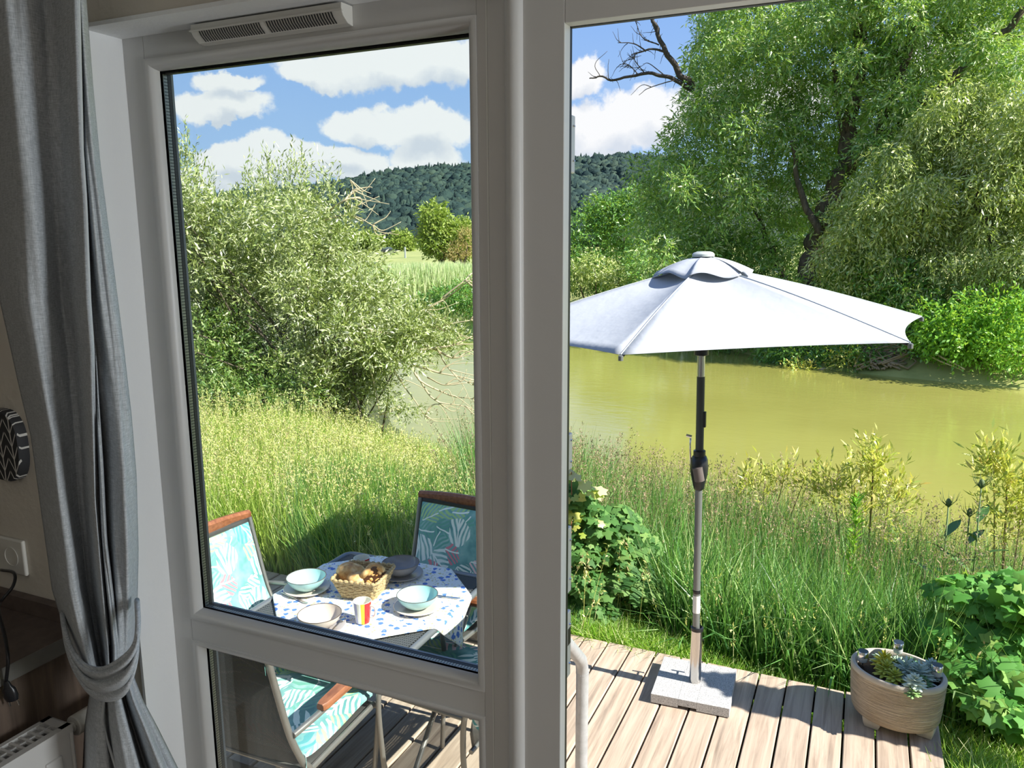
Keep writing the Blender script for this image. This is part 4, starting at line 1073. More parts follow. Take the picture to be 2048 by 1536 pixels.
struct(heightgrid('near_bank', xs, ys, near_hh, EARTH), 'grassy near riverbank sloping from the deck to the water', 'riverbank')
xs = np.concatenate([np.arange(-900, -100, 25.0), np.arange(-100, 70, 1.5), np.arange(70, 400, 30)]); ys = np.concatenate([np.arange(15, 70, 1.2), np.arange(70, 900, 20)])
struct(heightgrid('far_bank', xs, ys, far_h, FIELD), 'flat meadow on the far side of the river', 'meadow')
wv3 = MB(); wv3.add([(-160, 4, ZW), (90, 4, ZW), (90, 90, ZW), (-160, 90, ZW)], [(0, 1, 2, 3)])
struct(wv3.build('river', WATER), 'olive green river between the two banks', 'river')

# ------------------------------------------------------------------ foliage tools
def unit(a): return a/(np.linalg.norm(a, axis=-1, keepdims=True)+1e-9)
def leafmesh(P, D, L, W, bend=.25):
    n = len(P); R = unit(np.cross(D, unit(rng.normal(size=(n, 3))))); N = np.cross(D, R)
    L = np.asarray(L).reshape(-1, 1); W = np.asarray(W).reshape(-1, 1)
    V = np.empty((n, 4, 3)); mid = P+D*L*.45
    V[:, 0] = P; V[:, 1] = mid+R*W*.5+N*W*.15; V[:, 2] = P+D*L-N*L*bend*.4; V[:, 3] = mid-R*W*.5+N*W*.15
    Fc = np.arange(n*4).reshape(n, 4)
    return V.reshape(-1, 3), Fc
def twigs(C, Rr, ntw, tl, k, out=.6, droop=.5, rough=.5, shell=.5, flat_up=0.0):
    # C (b,3), Rr (b,3): blobs; ntw twigs in each, k leaves on each twig of length tl
    b = len(C); n = b*ntw
    c = np.repeat(C, ntw, 0); r = np.repeat(Rr, ntw, 0)
    u = unit(rng.normal(size=(n, 3))); q = (shell+(1-shell)*rng.random((n, 1))**.7)
    S = c+u*r*q
    d = unit(u*out+rng.normal(size=(n, 3))*rough+np.array([0, 0, -droop]))
    T = np.asarray(tl)*(.6+.8*rng.random((n, 1)))
    s = np.linspace(0, 1, k)[None, :, None]
    P = S[:, None]+d[:, None]*T[:, None]*s+np.array([0, 0, -.35*droop])*(T[:, None]*s**2)
    D = unit(d[:, None]+rng.normal(size=(n, k, 3))*.55+np.array([0, 0, -.25*droop]))
    return P.reshape(-1, 3), D.reshape(-1, 3), S, d, T
def foliage(name, mt, parent, blobs, ntw, tl, k, L, W, **kw):
    C = np.array([b[0] for b in blobs]); Rr = np.array([b[1] for b in blobs])
    P, D, S, d, T = twigs(C, Rr, ntw, tl, k, **kw)
    n = len(P); V, Fc = leafmesh(P, D, L*(.6+.8*rng.random(n)), W*(.6+.8*rng.random(n)))
    return bigmesh(name, V, Fc, 4, mt, parent), (S, d, T)
def wood(name, mt, parent, paths, org):
    mb = MB()
    for pts, r0, r1 in paths:
        p = bez(pts, 5); n = len(p)
        p = [q+np.array([math.sin(i*1.7), math.cos(i*2.3), math.sin(i*1.1)])*r0*.25 for i, q in enumerate(p)]
        mb.tube([q-org for q in p], [r0+(r1-r0)*i/(n-1) for i in range(n)], 8)
    return mb.build(name, mt, parent, smooth=True)
def blob(u, v, dist, ru, rv=None, rd=None):
    c = at(u, v, dist); k = np.linalg.norm(c-CAM)/F*.93
    rv = rv or ru; rd = rd or ru
    return (c, np.array([ru*k, rd*k, rv*k]))
def gz(x, y, far=False): return float((far_h if far else near_h)(np.array(x), np.array(y)))
def plant(name, label, cat, base, group=None): return thing(name, label, cat, tuple(base), group=group)
def shift(blobs, org): return [(c-org, r) for c, r in blobs]

# ------------------------------------------------------------------ big willow on the far bank
base = at(1600, 660, 30.5); base[2] = gz(base[0], base[1], True)
wl = plant('willow_tree', 'huge spreading willow with several dark trunks on the far bank behind the parasol', 'tree', base)
rr = random.Random(11)
bl = []
poly = [(1345, -60, 1300), (1345, 40, 1400), (1360, 200, 1900), (1315, 300, 1960), (1270, 380, 1960), (1250, 480, 1900), (1290, 560, 1860), (1350, 640, 1800)]
def left_edge(v): return float(np.interp(v, [-120, 0, 80, 190, 260, 300, 350, 400, 500, 640], [1420, 1415, 1400, 1375, 1372, 1345, 1320, 1275, 1290, 1380]))
def right_edge(v): return float(np.interp(v, [-120, 100, 250, 400, 640], [2140, 2080, 1900, 1820, 1780]))
for v in range(-110, 660, 36):
    a, b_ = left_edge(v), right_edge(v); u = a+10+rr.uniform(0, 14)
    while u < b_:
        s_ = rr.uniform(24, 44); dd = 31.5+rr.uniform(-3, 3.5)+(1.5 if 1500 < u < 1720 and 180 < v < 560 else 0)
        if not (1560 < u < 1700 and 430 < v < 560 and rr.random() < .7):
            bl.append(blob(u+rr.uniform(-8, 8), v+rr.uniform(-12, 12), dd, s_, s_*rr.uniform(.6, .9), s_*1.1))
        u += s_*rr.uniform(.85, 1.15)
for u, v, s_ in ((1372, 250, 36), (1330, 330, 34), (1290, 345, 30), (1400, 120, 34), (1452, 60, 36), (1355, 300, 36), (1310, 400, 40)): bl.append(blob(u, v, 31, s_))
foliage('foliage', L_WILLOW, wl, shift(bl, base), 82, .42, 7, .19, .05, out=.6, droop=.45, rough=.5, shell=.55)
def A_(u, v, d): return at(u, v, d)
tr = [([base, A_(1618, 560, 30), A_(1632, 480, 30.8), A_(1660, 400, 30.4), A_(1700, 330, 30.4), A_(1762, 280, 30.4), A_(1850, 205, 30.4), A_(1950, 110, 30.4), A_(2055, 15, 30.4)], .42, .10),
      ([A_(1655, 410, 30.6), A_(1690, 320, 30.6), A_(1700, 240, 30.8), A_(1718, 150, 30.8), A_(1722, 60, 30.8), A_(1740, -80, 30.8)], .30, .12),
      ([A_(1722, 100, 30.8), A_(1708, 40, 30.8), A_(1698, -60, 30.8)], .16, .08),
      ([A_(1740, 295, 30.4), A_(1790, 180, 30.4), A_(1822, 80, 30.6), A_(1850, -40, 30.6)], .18, .09),
      ([A_(1690, 300, 30.6), A_(1670, 150, 31), A_(1668, 70, 31)], .12, .06),
      ([A_(1590, 620, 31), A_(1560, 540, 31.5), A_(1532, 470, 32), A_(1500, 400, 32)], .18, .06),
      ([A_(1640, 470, 29.5), A_(1600, 380, 30), A_(1585, 280, 30)], .14, .06),
      ([A_(1800, 300, 30.4), A_(1850, 290, 29.6), A_(1885, 283, 29.4)], .10, .06),
      ([A_(1960, 100, 30.4), A_(2060, 62, 30.2)], .07, .04)]
wood('trunk', BARK, wl, tr, base)
dw = [([A_(1408, 215, 31), A_(1390, 175, 30.5), A_(1362, 150, 30.3), A_(1330, 100, 30.2), A_(1310, 50, 30.2), A_(1300, 5, 30.2)], .16, .05),
      ([A_(1402, 195, 30.6), A_(1360, 165, 30.3), A_(1320, 150, 30.2), A_(1280, 148, 30.2), A_(1230, 160, 30.2), A_(1200, 153, 30.2), A_(1178, 158, 30.2)], .09, .02),
      ([A_(1338, 108, 30.2), A_(1310, 98, 30.2), A_(1280, 104, 30.2), A_(1262, 110, 30.2)], .05, .015),
      ([A_(1292, 103, 30.2), A_(1270, 88, 30.2), A_(1236, 85, 30.2)], .03, .012),
      ([A_(1325, 92, 30.2), A_(1302, 40, 30.2), A_(1288, 10, 30.2)], .035, .012), ([A_(1318, 90, 30.2), A_(1285, 75, 30.2), A_(1270, 40, 30.2)], .025, .01),
      ([A_(1275, 148, 30.2), A_(1258, 130, 30.2), A_(1240, 128, 30.2)], .02, .008), ([A_(1290, 148, 30.2), A_(1268, 118, 30.2), A_(1272, 108, 30.2)], .02, .008),
      ([A_(1217, 158, 30.2), A_(1216, 135, 30.2), A_(1218, 118, 30.2)], .014, .007), ([A_(1200, 152, 30.2), A_(1190, 128, 30.2), A_(1215, 102, 30.2)], .014, .007),
      ([A_(1350, 160, 30.2), A_(1300, 175, 30.2), A_(1278, 190, 30.2)], .02, .008), ([A_(1302, 174, 30.2), A_(1284, 170, 30.2), A_(1262, 190, 30.2)], .015, .006),
      ([A_(1330, 152, 30.2), A_(1300, 128, 30.2), A_(1286, 128, 30.2)], .02, .008)]
for q in range(80):
    pts_, _a, _b = dw[rr.randrange(len(dw[:8]))]; k = rr.randrange(1, len(pts_)); f_ = rr.random(); p = pts_[k-1]*(1-f_)+pts_[k]*f_; dx, dz = rr.uniform(-.5, .25), rr.uniform(-.45, .55)
    dw.append(([p, p+np.array([dx*.5, 0, dz*.3]), p+np.array([dx, 0, dz])], .014, .005))
tag(wood('dead_branch', DARKTWIG, wl, dw, base), 'bare dark branches at the crown left edge')

# pale willow to the right of it
base = at(1960, 640, 29); base[2] = gz(base[0], base[1], True)
pw = plant('willow_tree', 'paler yellow green willow leaning in from the right edge, below the long limb', 'tree', base)
bl = []
for v in range(190, 600, 36):
    a = float(np.interp(v, [190, 300, 420, 520, 600], [1905, 1790, 1690, 1660, 1700])); u = a
    while u < 2170:
        s_ = rr.uniform(26, 44); bl.append(blob(u, v+rr.uniform(-12, 12), 27.8+rr.uniform(-1.2, 1.8), s_, s_*.75)); u += s_*rr.uniform(.9, 1.2)
foliage('foliage', L_PALE, pw, shift(bl, base), 82, .5, 7, .17, .045, out=.4, droop=.8, rough=.5, shell=.5)
wood('trunk', BARK, pw, [([base, at(1990, 520, 28), at(1960, 420, 28), at(1920, 330, 28)], .2, .08), ([at(1820, 480, 28), at(1840, 440, 27.4), at(1880, 370, 27.2)], .1, .04)], base)

# shrubs along the far bank
def shrub(name, label, u, v0, blobs, mt, ntw, tl, k, L, W, far=True, cat='shrub', group=None, dist=None, stem=True, **kw):
    b0 = blobs[0]
    d = dist or 30
    base = at(u, v0, d); base[2] = gz(base[0], base[1], far)
    t_ = plant(name, label, cat, base, group)
    foliage('foliage', mt, t_, shift([blob(*b) for b in blobs], base), ntw, tl, k, L, W, **kw)
    if stem:
        wood('stem', BARK, t_, [([base, base*.5+blob(*b)[0]*.5+np.array([.1, 0, 0]), blob(*b)[0]], .05*d/28, .015*d/28) for b in blobs[:4]], base)
    return t_
shrub('bank_shrub', 'bright green shrub at the right edge of the far bank', 1960, 690, [(1905, 640, 25.8, 60, 36), (1990, 620, 26, 66, 36), (2060, 640, 25.8, 60, 44), (1940, 680, 25.4, 62, 34), (2030, 690, 25.2, 62, 34), (1880, 670, 25.6, 40, 40)], L_BRIGHT, 330, .4, 6, .13, .06, dist=26, droop=.2, shell=.5)
shrub('bank_shrub', 'dark green shrub just right of the parasol tip above the waterline', 1850, 690, [(1830, 600, 27, 56, 44), (1790, 560, 27.4, 60, 46), (1850, 660, 26.2, 44, 40), (1760, 620, 27.5, 56, 40), (1720, 560, 28, 60, 50)], L_SHRUB, 330, .4, 6, .14, .06, dist=27, droop=.3, shell=.5)
shrub('bank_shrub', 'low green shrub hanging over the water behind the parasol edge', 1640, 715, [(1600, 705, 26.8, 56, 26), (1660, 700, 26.8, 52, 30), (1720, 705, 26.3, 44, 24), (1560, 700, 27.3, 44, 24)], L_SHRUB, 300, .35, 6, .12, .05, dist=27, droop=.4, shell=.4)
shrub('bank_shrub', 'small yellowish shrub at the water edge beside the dead branches', 1700, 725, [(1690, 722, 26, 30, 18), (1600, 740, 26, 26, 12)], L_YOUNG, 160, .25, 5, .10, .035, dist=26, stem=False, droop=.1)
shrub('bank_shrub', 'dark undergrowth in the shade under the big willow trunk', 1560, 640, [(1400, 600, 30.5, 70, 50), (1500, 600, 30.8, 70, 56), (1600, 600, 30.5, 70, 60), (1680, 590, 30, 60, 60), (1340, 640, 32, 60, 40), (1450, 670, 30, 70, 30), (1560, 660, 29, 60, 36), (1660, 660, 28.4, 56, 40), (1470, 520, 31, 60, 50), (1390, 520, 32, 50, 50)], L_SHRUB, 260, .5, 6, .17, .06, dist=30.5, droop=.4, shell=.4)
shrub('bank_shrub', 'rounded green bushes at the left end of the far bank beside the door post', 1230, 600, [(1180, 480, 47, 66, 60), (1250, 450, 47, 64, 60), (1310, 470, 45, 60, 60), (1160, 540, 46, 60, 44), (1230, 540, 45, 66, 46), (1300, 550, 42, 60, 44), (1120, 510, 48, 60, 60), (1210, 430, 48, 44, 38), (1270, 410, 47, 36, 30)], L_SHRUB, 520, .6, 6, .19, .085, dist=46, droop=.25, shell=.5)
shrub('bank_shrub', 'pale flowering bush low on the far bank left of the parasol', 1190, 560, [(1190, 535, 43, 40, 24), (1240, 555, 42, 40, 20), (1150, 550, 43, 40, 24)], L_PALE, 300, .4, 6, .16, .06, dist=43, droop=.2)
# driftwood in the shallows by the far bank
def bpath(l, d0=25.3): return [np.array([*onz(u, v, ZW+.02)[:2], ZW+z]) for u, v, z in l]
def onwater(u, v, d): p = at(u, v, d); return p
dbr = [([onwater(1378, 732, 26), onwater(1424, 748, 26), onwater(1500, 741, 26), onwater(1560, 736, 26.2), onwater(1600, 742, 26.4)], .05, .03),
       ([onwater(1500, 745, 25.6), onwater(1540, 760, 25.4), onwater(1600, 755, 25.6), onwater(1640, 738, 26)], .05, .03),
       ([onwater(1540, 757, 25.4), onwater(1520, 772, 25.2)], .03, .015), ([onwater(1570, 748, 25.6), onwater(1600, 770, 25)], .045, .02),
       ([onwater(1590, 742, 25.8), onwater(1622, 762, 25.2), onwater(1640, 765, 25.1)], .045, .02), ([onwater(1500, 742, 25.8), onwater(1485, 752, 25.6)], .02, .01), ([onwater(1640, 738, 26), onwater(1690, 742, 26.2), onwater(1720, 738, 26.6)], .04, .02)]
org = dbr[0][0][0]
o = wood('dead_branches', PALETWIG, None, dbr, org); o.location = tuple(org); tag(o, 'bleached forked dead branches lying in the shallow water behind the parasol pole', 'branch')
org = at(1860, 690, 25.6)
o = wood('dead_branches', PALETWIG, None, [([at(1845, 690, 25.8), at(1890, 718, 25.2), at(1930, 738, 24.8)], .035, .02), ([at(1840, 700, 25.8), at(1880, 722, 25.3), at(1925, 740, 24.9)], .03, .015)], org); o.location = tuple(org)
tag(o, 'two thin dead poles leaning from the far bank into the water at the right', 'branch')
org = at(1770, 700, 26)
paths = [([at(1700+rr.uniform(0, 120), 735+rr.uniform(-8, 5), 25.6), at(1720+rr.uniform(0, 110), 715+rr.uniform(-14, 10), 26), at(1700+rr.uniform(0, 140), 695+rr.uniform(-14, 14), 26.3)], .03, .01) for _ in range(26)]
o = wood('root_tangle', simple('tan_roots', (.30, .235, .15), .95), None, paths, org); o.location = tuple(org); tag(o, 'tangle of tan roots and washed up twigs on the far waterline', 'driftwood')

# ------------------------------------------------------------------ silvery willow bush on the near bank, left pane
base = at(640, 800, 11.2); base[2] = gz(base[0], base[1])
wb = plant('willow_bush', 'broad silvery green willow bush filling the left pane on the near bank', 'bush', base)
bl = []
def top_v(u): return float(np.interp(u, [250, 340, 400, 450, 520, 600, 650, 700, 760, 830, 900], [330, 370, 400, 420, 385, 370, 400, 470, 560, 610, 650]))
for u in range(250, 900, 46):
    tv = top_v(u); bv = float(np.interp(u, [250, 500, 650, 780, 900], [780, 800, 800, 740, 700])); v = tv+34
    while v < bv:
        s_ = rr.uniform(34, 56)*(1 if u < 720 else .7); bl.append(blob(u+rr.uniform(-16, 16), v, 11.2+rr.uniform(-1.1, 1.3), s_, s_*rr.uniform(.7, 1.0), s_*1.2)); v += s_*rr.uniform(.9, 1.25)
bl += [blob(u, v, 10.9, 30, 22, 34) for u, v in ((600, 800), (660, 770), (700, 740), (740, 710), (790, 690), (690, 800), (750, 770), (560, 790), (820, 660), (640, 720), (720, 660), (350, 470), (365, 540), (350, 600), (380, 420))]
_, (S, d, T) = foliage('foliage', L_BUSH, wb, shift(bl, base), 100, .26, 9, .072, .020, out=.5, droop=-.15, rough=.6, shell=.3)
# upright shoots breaking the outline
sh = [blob(u, v, 11.2+rr.uniform(-.5, .8), 14, 30) for u, v in ((365, 350), (390, 380), (350, 390), (420, 400), (500, 385), (545, 360), (580, 355), (610, 360), (655, 380), (700, 440), (375, 330), (530, 380))]
foliage('shoots', L_BUSH, wb, shift(sh, base), 20, .26, 9, .070, .017, out=.3, droop=-.8, rough=.35, shell=.1)
P_ = []
for i in range(70):
    j = rr.randrange(len(bl)); e = bl[j][0]-base; b0 = np.array([rr.uniform(-.8, .8), rr.uniform(-.5, .5), .1])
    P_.append(([base+b0, base+b0*.6+e*.45+np.array([rr.uniform(-.2, .2), 0, rr.uniform(.0, .3)]), base+e], rr.uniform(.012, .035), .004))
wood('stems', BARK, wb, P_, base)
bt = []
for (pts, r0) in (([(690, 640), (760, 665), (850, 690), (905, 715), (945, 700)], .022), ([(700, 660), (800, 720), (880, 745), (950, 760)], .018), ([(720, 655), (800, 700), (840, 760), (900, 790), (945, 798)], .016), ([(800, 670), (870, 655), (940, 640)], .014),
                  ([(780, 640), (850, 620), (900, 590), (940, 560)], .012), ([(840, 700), (905, 690), (945, 672)], .012), ([(830, 745), (870, 800), (930, 812)], .012), ([(760, 690), (800, 760), (850, 830)], .012), ([(690, 660), (740, 740), (760, 830)], .012),
                  ([(660, 420), (690, 400), (720, 395)], .012), ([(690, 400), (705, 380), (700, 360)], .008), ([(880, 600), (930, 560), (950, 540)], .010), ([(855, 755), (890, 770), (935, 765)], .008), ([(870, 690), (900, 740), (945, 770)], .008), ([(650, 440), (700, 430), (745, 450)], .008)):
    bt.append(([at(u, v, 10.8+.2*math.sin(u)) for u, v in pts], r0*1.35, .006))
    for q in range(5):
        k = rr.randrange(1, len(pts)); u, v = pts[k]; bt.append(([at(u, v, 10.8), at(u+rr.uniform(10, 40), v+rr.uniform(-24, 24), 10.8), at(u+rr.uniform(30, 75), v+rr.uniform(-34, 34), 10.8)], .009, .003))
tag(wood('bare_twigs', PALETWIG, wb, bt, base), 'pale bare twigs reaching over the water')
tl_ = [blob(u, v, 10.7, 22, 14) for u, v in ((790, 655), (840, 640), (880, 640), (760, 700), (820, 690), (900, 660), (740, 760), (700, 780), (780, 800), (820, 820), (720, 830), (680, 820))]
foliage('twig_leaves', L_BUSH, wb, shift(tl_, base), 36, .2, 7, .065, .016, out=.5, droop=.1, shell=.1)
# darker nettles and green shrub at its foot
shrub('leafy_undergrowth', 'darker leafy undergrowth at the foot of the willow bush on the left', 470, 800, [(410, 740, 10.4, 44, 44), (470, 730, 10.5, 46, 50), (540, 750, 10.5, 46, 44), (600, 780, 10.4, 40, 30), (450, 790, 10.2, 44, 30), (520, 800, 10.2, 40, 26), (390, 660, 10.7, 40, 40), (460, 660, 10.7, 40, 40)], L_UNDER, 150, .22, 8, .062, .020, far=False, dist=10.4, stem=False, droop=.0, shell=.3)

# ------------------------------------------------------------------ reeds, field bushes, car, signs, forest hill beyond
def blades(base, h, w, lean, curl, nseg=3, az=None):
    n = len(base); h = h.reshape(-1, 1); w = w.reshape(-1, 1)
    az = rng.random(n)*2*PI if az is None else az
    ld = np.stack([np.cos(az), np.sin(az), np.zeros(n)], -1); fa = rng.random(n)*2*PI; sd_ = np.stack([np.cos(fa), np.sin(fa), np.zeros(n)], -1)
    V = np.empty((n, nseg+1, 2, 3))
    for i in range(nseg+1):
        t_ = i/nseg; p = base+np.array([0, 0, 1])*h*(t_-curl.reshape(-1, 1)*t_**3*.5)+ld*h*(lean.reshape(-1, 1)*t_+curl.reshape(-1, 1)*t_*t_*.8)
        ww = w*(1-t_)**.6*.5+.0003 if i else w*.45
        V[:, i, 0] = p-sd_*ww; V[:, i, 1] = p+sd_*ww
    k = (nseg+1)*2; b = np.arange(n)[:, None]*k
    Fc = np.concatenate([b+np.array([2*i, 2*i+1, 2*i+3, 2*i+2]) for i in range(nseg)], 1).reshape(-1, 4)
    return V.reshape(-1, 3), Fc
def scatter(n, amin, amax, rmin, rmax, test=None, far=False, pw=1.0):
    out = []
    m_ = int(n*2.5)
    a = np.radians(amin+(amax-amin)*rng.random(m_)); r = np.sqrt(rmin**2+(rmax**2-rmin**2)*rng.random(m_)**pw)
    x, y = np.sin(a)*r, np.cos(a)*r
    ok = np.ones(m_, bool) if test is None else test(x, y)
    x, y = x[ok][:n], y[ok][:n]; z = (far_h if far else near_h)(x, y)
    return np.stack([x, y, z], -1)
def stuffmesh(name, V, Fc, mt, label, cat): return tag(bigmesh(name, V, Fc, 4, mt), label, cat, kind='stuff')
B_ = scatter(24000, -41, -25, 42, 57, lambda x, y: (y > np.interp(x, FS[:, 0], FS[:, 1])+.4), True)
n = len(B_); V, Fc = blades(B_, (.8+.8*rng.random(n)), .05+.03*rng.random(n), .12*rng.random(n), .15*rng.random(n))
stuffmesh('reeds', V, Fc, G_REED, 'pale reed bed along the far bank seen in the left pane', 'reeds')
shrub('bank_shrub', 'dark overhanging shrub below the reeds at the far waterline', 900, 630, [(890, 600, 41, 36, 26), (930, 590, 42, 40, 34), (960, 610, 41, 40, 30), (850, 610, 42, 30, 16)], L_SHRUB, 300, .4, 6, .18, .06, dist=42, stem=False, droop=.4)
shrub('field_tree', 'tall ivy covered bush standing behind the reeds beside the window post', 880, 515, [(868, 430, 85, 28, 22), (880, 460, 85, 34, 26), (905, 470, 85, 30, 26), (890, 490, 85, 40, 24), (930, 490, 85, 30, 30), (925, 460, 86, 20, 18), (860, 480, 85, 20, 26)], L_OAKY, 330, .7, 6, .30, .18, cat='tree', dist=85, droop=.1, shell=.4)
shrub('field_tree', 'dry tan shrub on the right flank of the ivy covered bush', 925, 515, [(935, 485, 83, 20, 28), (850, 470, 86, 14, 20), (915, 505, 83, 22, 14)], L_DRY, 200, .6, 6, .22, .07, cat='shrub', dist=83, droop=-.1)
shrub('field_tree', 'small round green tree in the meadow beside the white post', 803, 500, [(803, 480, 230, 22, 18), (812, 488, 230, 20, 14), (795, 490, 230, 16, 12)], L_OAKY, 300, 1.2, 5, .65, .38, cat='tree', dist=230, droop=.1)
for i, (u, v, s_, d_) in enumerate(((700, 478, 20, 250), (735, 482, 20, 245), (760, 488, 14, 240), (680, 470, 22, 235))):
    shrub('field_tree', ['pale green bush in the meadow behind the willow bush top', 'pale green bush left of the dark car in the meadow', 'smallest bush directly left of the dark car', 'rounded bush half hidden by the willow bush crown'][i], u, 500, [(u, v, d_, s_, s_*.9), (u+8, v+6, d_, s_*.8, s_*.7)], L_OAKY, 300, 1.3, 5, .7, .4, cat='bush', dist=d_, droop=.1)
cp_ = at(778, 503, 200); cp_[2] = gz(cp_[0], cp_[1], True)
CARP = simple('dark_car_paint', (.03, .035, .045), .25); CARG = simple('car_glass', (.10, .13, .15), .1)
car = thing('car', 'small dark car parked in the meadow far behind the reeds', 'car', tuple(cp_), (0, 0, math.radians(35)))
def extr(mb, sec, y0, y1): n_ = len(sec); mb.add([(x, y0, z) for x, z in sec]+[(x, y1, z) for x, z in sec], [tuple(range(n_-1, -1, -1)), tuple(range(n_, 2*n_))]+[(i, (i+1) % n_, n_+(i+1) % n_, n_+i) for i in range(n_)]); return mb
extr(MB(), [(-2.1, .3), (2.1, .3), (2.15, .7), (1.2, .9), (-1.8, .95), (-2.1, .85)], -.85, .85).build('body', CARP, car, bevel=.06)
extr(MB(), [(-1.75, .92), (1.1, .9), (.45, 1.42), (-1.2, 1.45)], -.72, .72).build('cabin', CARG, car, bevel=.05)
for x in (-1.3, 1.3):
    for y in (-.86, .66): extr(MB(), [(x+.32*math.cos(2*PI*k/16), .32+.32*math.sin(2*PI*k/16)) for k in range(16)], y, y+.2).build('wheel', BLACK, car)
wp_ = at(810, 503, 140); wp_[2] = gz(wp_[0], wp_[1], True)
tag(MB().box(-.14, .14, -.05, .05, 0, 1.9).build('marker_post', simple('white_painted_post', (.8, .8, .8), .5)), 'slim white post in the meadow right of the car', 'post').location = tuple(wp_)
sg = at(901, 470, 180); sg0 = sg.copy(); sg0[2] = gz(sg[0], sg[1], True); hh = at(901, 431, 180)[2]-sg0[2]
sgn = thing('gantry', 'white horizontal gantry bar rising above the ivy covered bush', 'gantry', tuple(sg0), (0, 0, math.radians(-30)))
MB().box(-1.4, 1.6, -.12, .12, hh-.25, hh).build('bar', LABELW, sgn); MB().box(-.25, .0, -.12, .12, 0, hh-.25).build('post', LABELW, sgn)

# forest hill
RU = [(-500, 470), (200, 440), (340, 420), (440, 392), (520, 380), (600, 376), (680, 366), (760, 348), (850, 337), (930, 334), (1040, 326), (1150, 318), (1280, 310), (1400, 330), (1700, 380), (2300, 440)]
us = np.arange(-500, 2301, 50.0); Gh = []
ridge = np.interp(us, [a for a, _ in RU], [b for _, b in RU])
FR = [0, .12, .25, .4, .55, .7, .85, 1.0, 1.25]
def hillpt(u, f_):
    rv = float(np.interp(u, us, ridge)); p = at(u, rv+10, 820); d = 330+490*f_
    q = at(u, rv+10, d); zt = p[2]
    z = -1.2+(zt+1.2)*(f_**1.25 if f_ <= 1 else 1-.2*(f_-1))+3*math.sin(u*.02+f_*9)*math.sin(f_*PI)
    return np.array([q[0], q[1], z])
hm = MB().grid([[hillpt(u, f_) for f_ in FR] for u in us]).build('hills', simple('hill_soil', (.03, .05, .035), 1.0), None, smooth=True)
struct(hm, 'wooded ridge closing the horizon behind the river meadow', 'hill')
ico = None
import bmesh
bm = bmesh.new(); bmesh.ops.create_icosphere(bm, subdivisions=2, radius=1.0); iv = np.array([v.co[:] for v in bm.verts]); ifc = np.array([[v.index for v in f.verts] for f in bm.faces]); bm.free()
VV, FF = [], []; nn_ = 0
r2 = np.random.default_rng(5)
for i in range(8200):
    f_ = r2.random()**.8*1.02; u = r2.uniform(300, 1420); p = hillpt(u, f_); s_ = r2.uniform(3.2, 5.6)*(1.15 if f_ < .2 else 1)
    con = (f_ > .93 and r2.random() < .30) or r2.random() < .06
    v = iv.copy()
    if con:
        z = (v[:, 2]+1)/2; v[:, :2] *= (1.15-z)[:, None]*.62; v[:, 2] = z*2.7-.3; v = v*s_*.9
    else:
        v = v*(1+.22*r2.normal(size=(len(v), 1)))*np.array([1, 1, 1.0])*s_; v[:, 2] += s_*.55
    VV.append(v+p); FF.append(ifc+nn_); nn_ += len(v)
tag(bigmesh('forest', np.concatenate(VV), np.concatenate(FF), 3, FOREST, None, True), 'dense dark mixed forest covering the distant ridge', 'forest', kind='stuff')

# ------------------------------------------------------------------ near bank: tall grass, seed heads, single plants
def offdeck(x, y): return ((y > 4.30) | (x > .50)) & (y < np.interp(x, NS[:, 0], NS[:, 1])+.1)
def grassfield(name, n, amin, amax, rmin, rmax, h0, h1, w0, w1, mt, label, test=offdeck, lean=.25, curl=.35, cat='grass', far_gain=0.0):
    P_ = scatter(n, amin, amax, rmin, rmax, test); m_ = len(P_)
    gr = 1+far_gain*np.clip((np.hypot(P_[:, 0], P_[:, 1])-5.4)/2, 0, 1)
    V, Fc = blades(P_, (h0+(h1-h0)*rng.random(m_))*gr, w0+(w1-w0)*rng.random(m_), lean*rng.random(m_), curl*rng.random(m_))
    return stuffmesh(name, V, Fc, mt, label, cat)
def seedheads(name, n, amin, amax, rmin, rmax, h0, h1, mt, label, hl=.10, test=offdeck, k=12, fl=.022):
    P_ = scatter(n, amin, amax, rmin, rmax, test); m_ = len(P_)
    h = h0+(h1-h0)*rng.random(m_); az = rng.random(m_)*2*PI; ln = .22*rng.random(m_); cu = .25*rng.random(m_)
    V1, F1 = blades(P_, h, np.full(m_, .0035), ln, cu, 4, az)
    ld = np.stack([np.cos(az), np.sin(az), np.zeros(m_)], -1); H = h[:, None]
    tt = 1-rng.random((m_, k))*hl*1.6/h[:, None]
    Pt = P_[:, None]+np.array([0, 0, 1])*(H*(tt-cu[:, None]*tt**3*.5))[..., None]+ld[:, None]*(H*(ln[:, None]*tt+cu[:, None]*tt*tt*.8))[..., None]
    Pt = (Pt+rng.normal(size=Pt.shape)*.006).reshape(-1, 3)
    D_ = unit(rng.normal(size=Pt.shape)*.7+np.array([0, 0, .9])); V2, F2 = leafmesh(Pt, D_, fl*(.6+.8*rng.random(len(Pt))), fl*.36*np.ones(len(Pt)))
    return stuffmesh(name, np.concatenate([V1, V2]), np.concatenate([F1, F2+len(V1)]), mt, label, 'grass')
grassfield('tall_grass', 36000, -27, 14, 4.4, 9.2, .45, 1.12, .007, .016, G_TALL, 'deep green tall grass between the deck and the river in the doorway', lambda x, y: offdeck(x, y) & (y > 4.58) & ~((x > -2.0) & (x < -1.0) & (y < 5.0)), far_gain=.42)
grassfield('broad_grass', 30000, -27, 14, 4.5, 8.6, .35, .95, .013, .028, G_BROAD, 'broad arching grass blades between the deck and the river', lambda x, y: offdeck(x, y) & (y > 4.62) & ~((x > -2.0) & (x < -1.0) & (y < 5.0)), .45, .75, far_gain=.3)
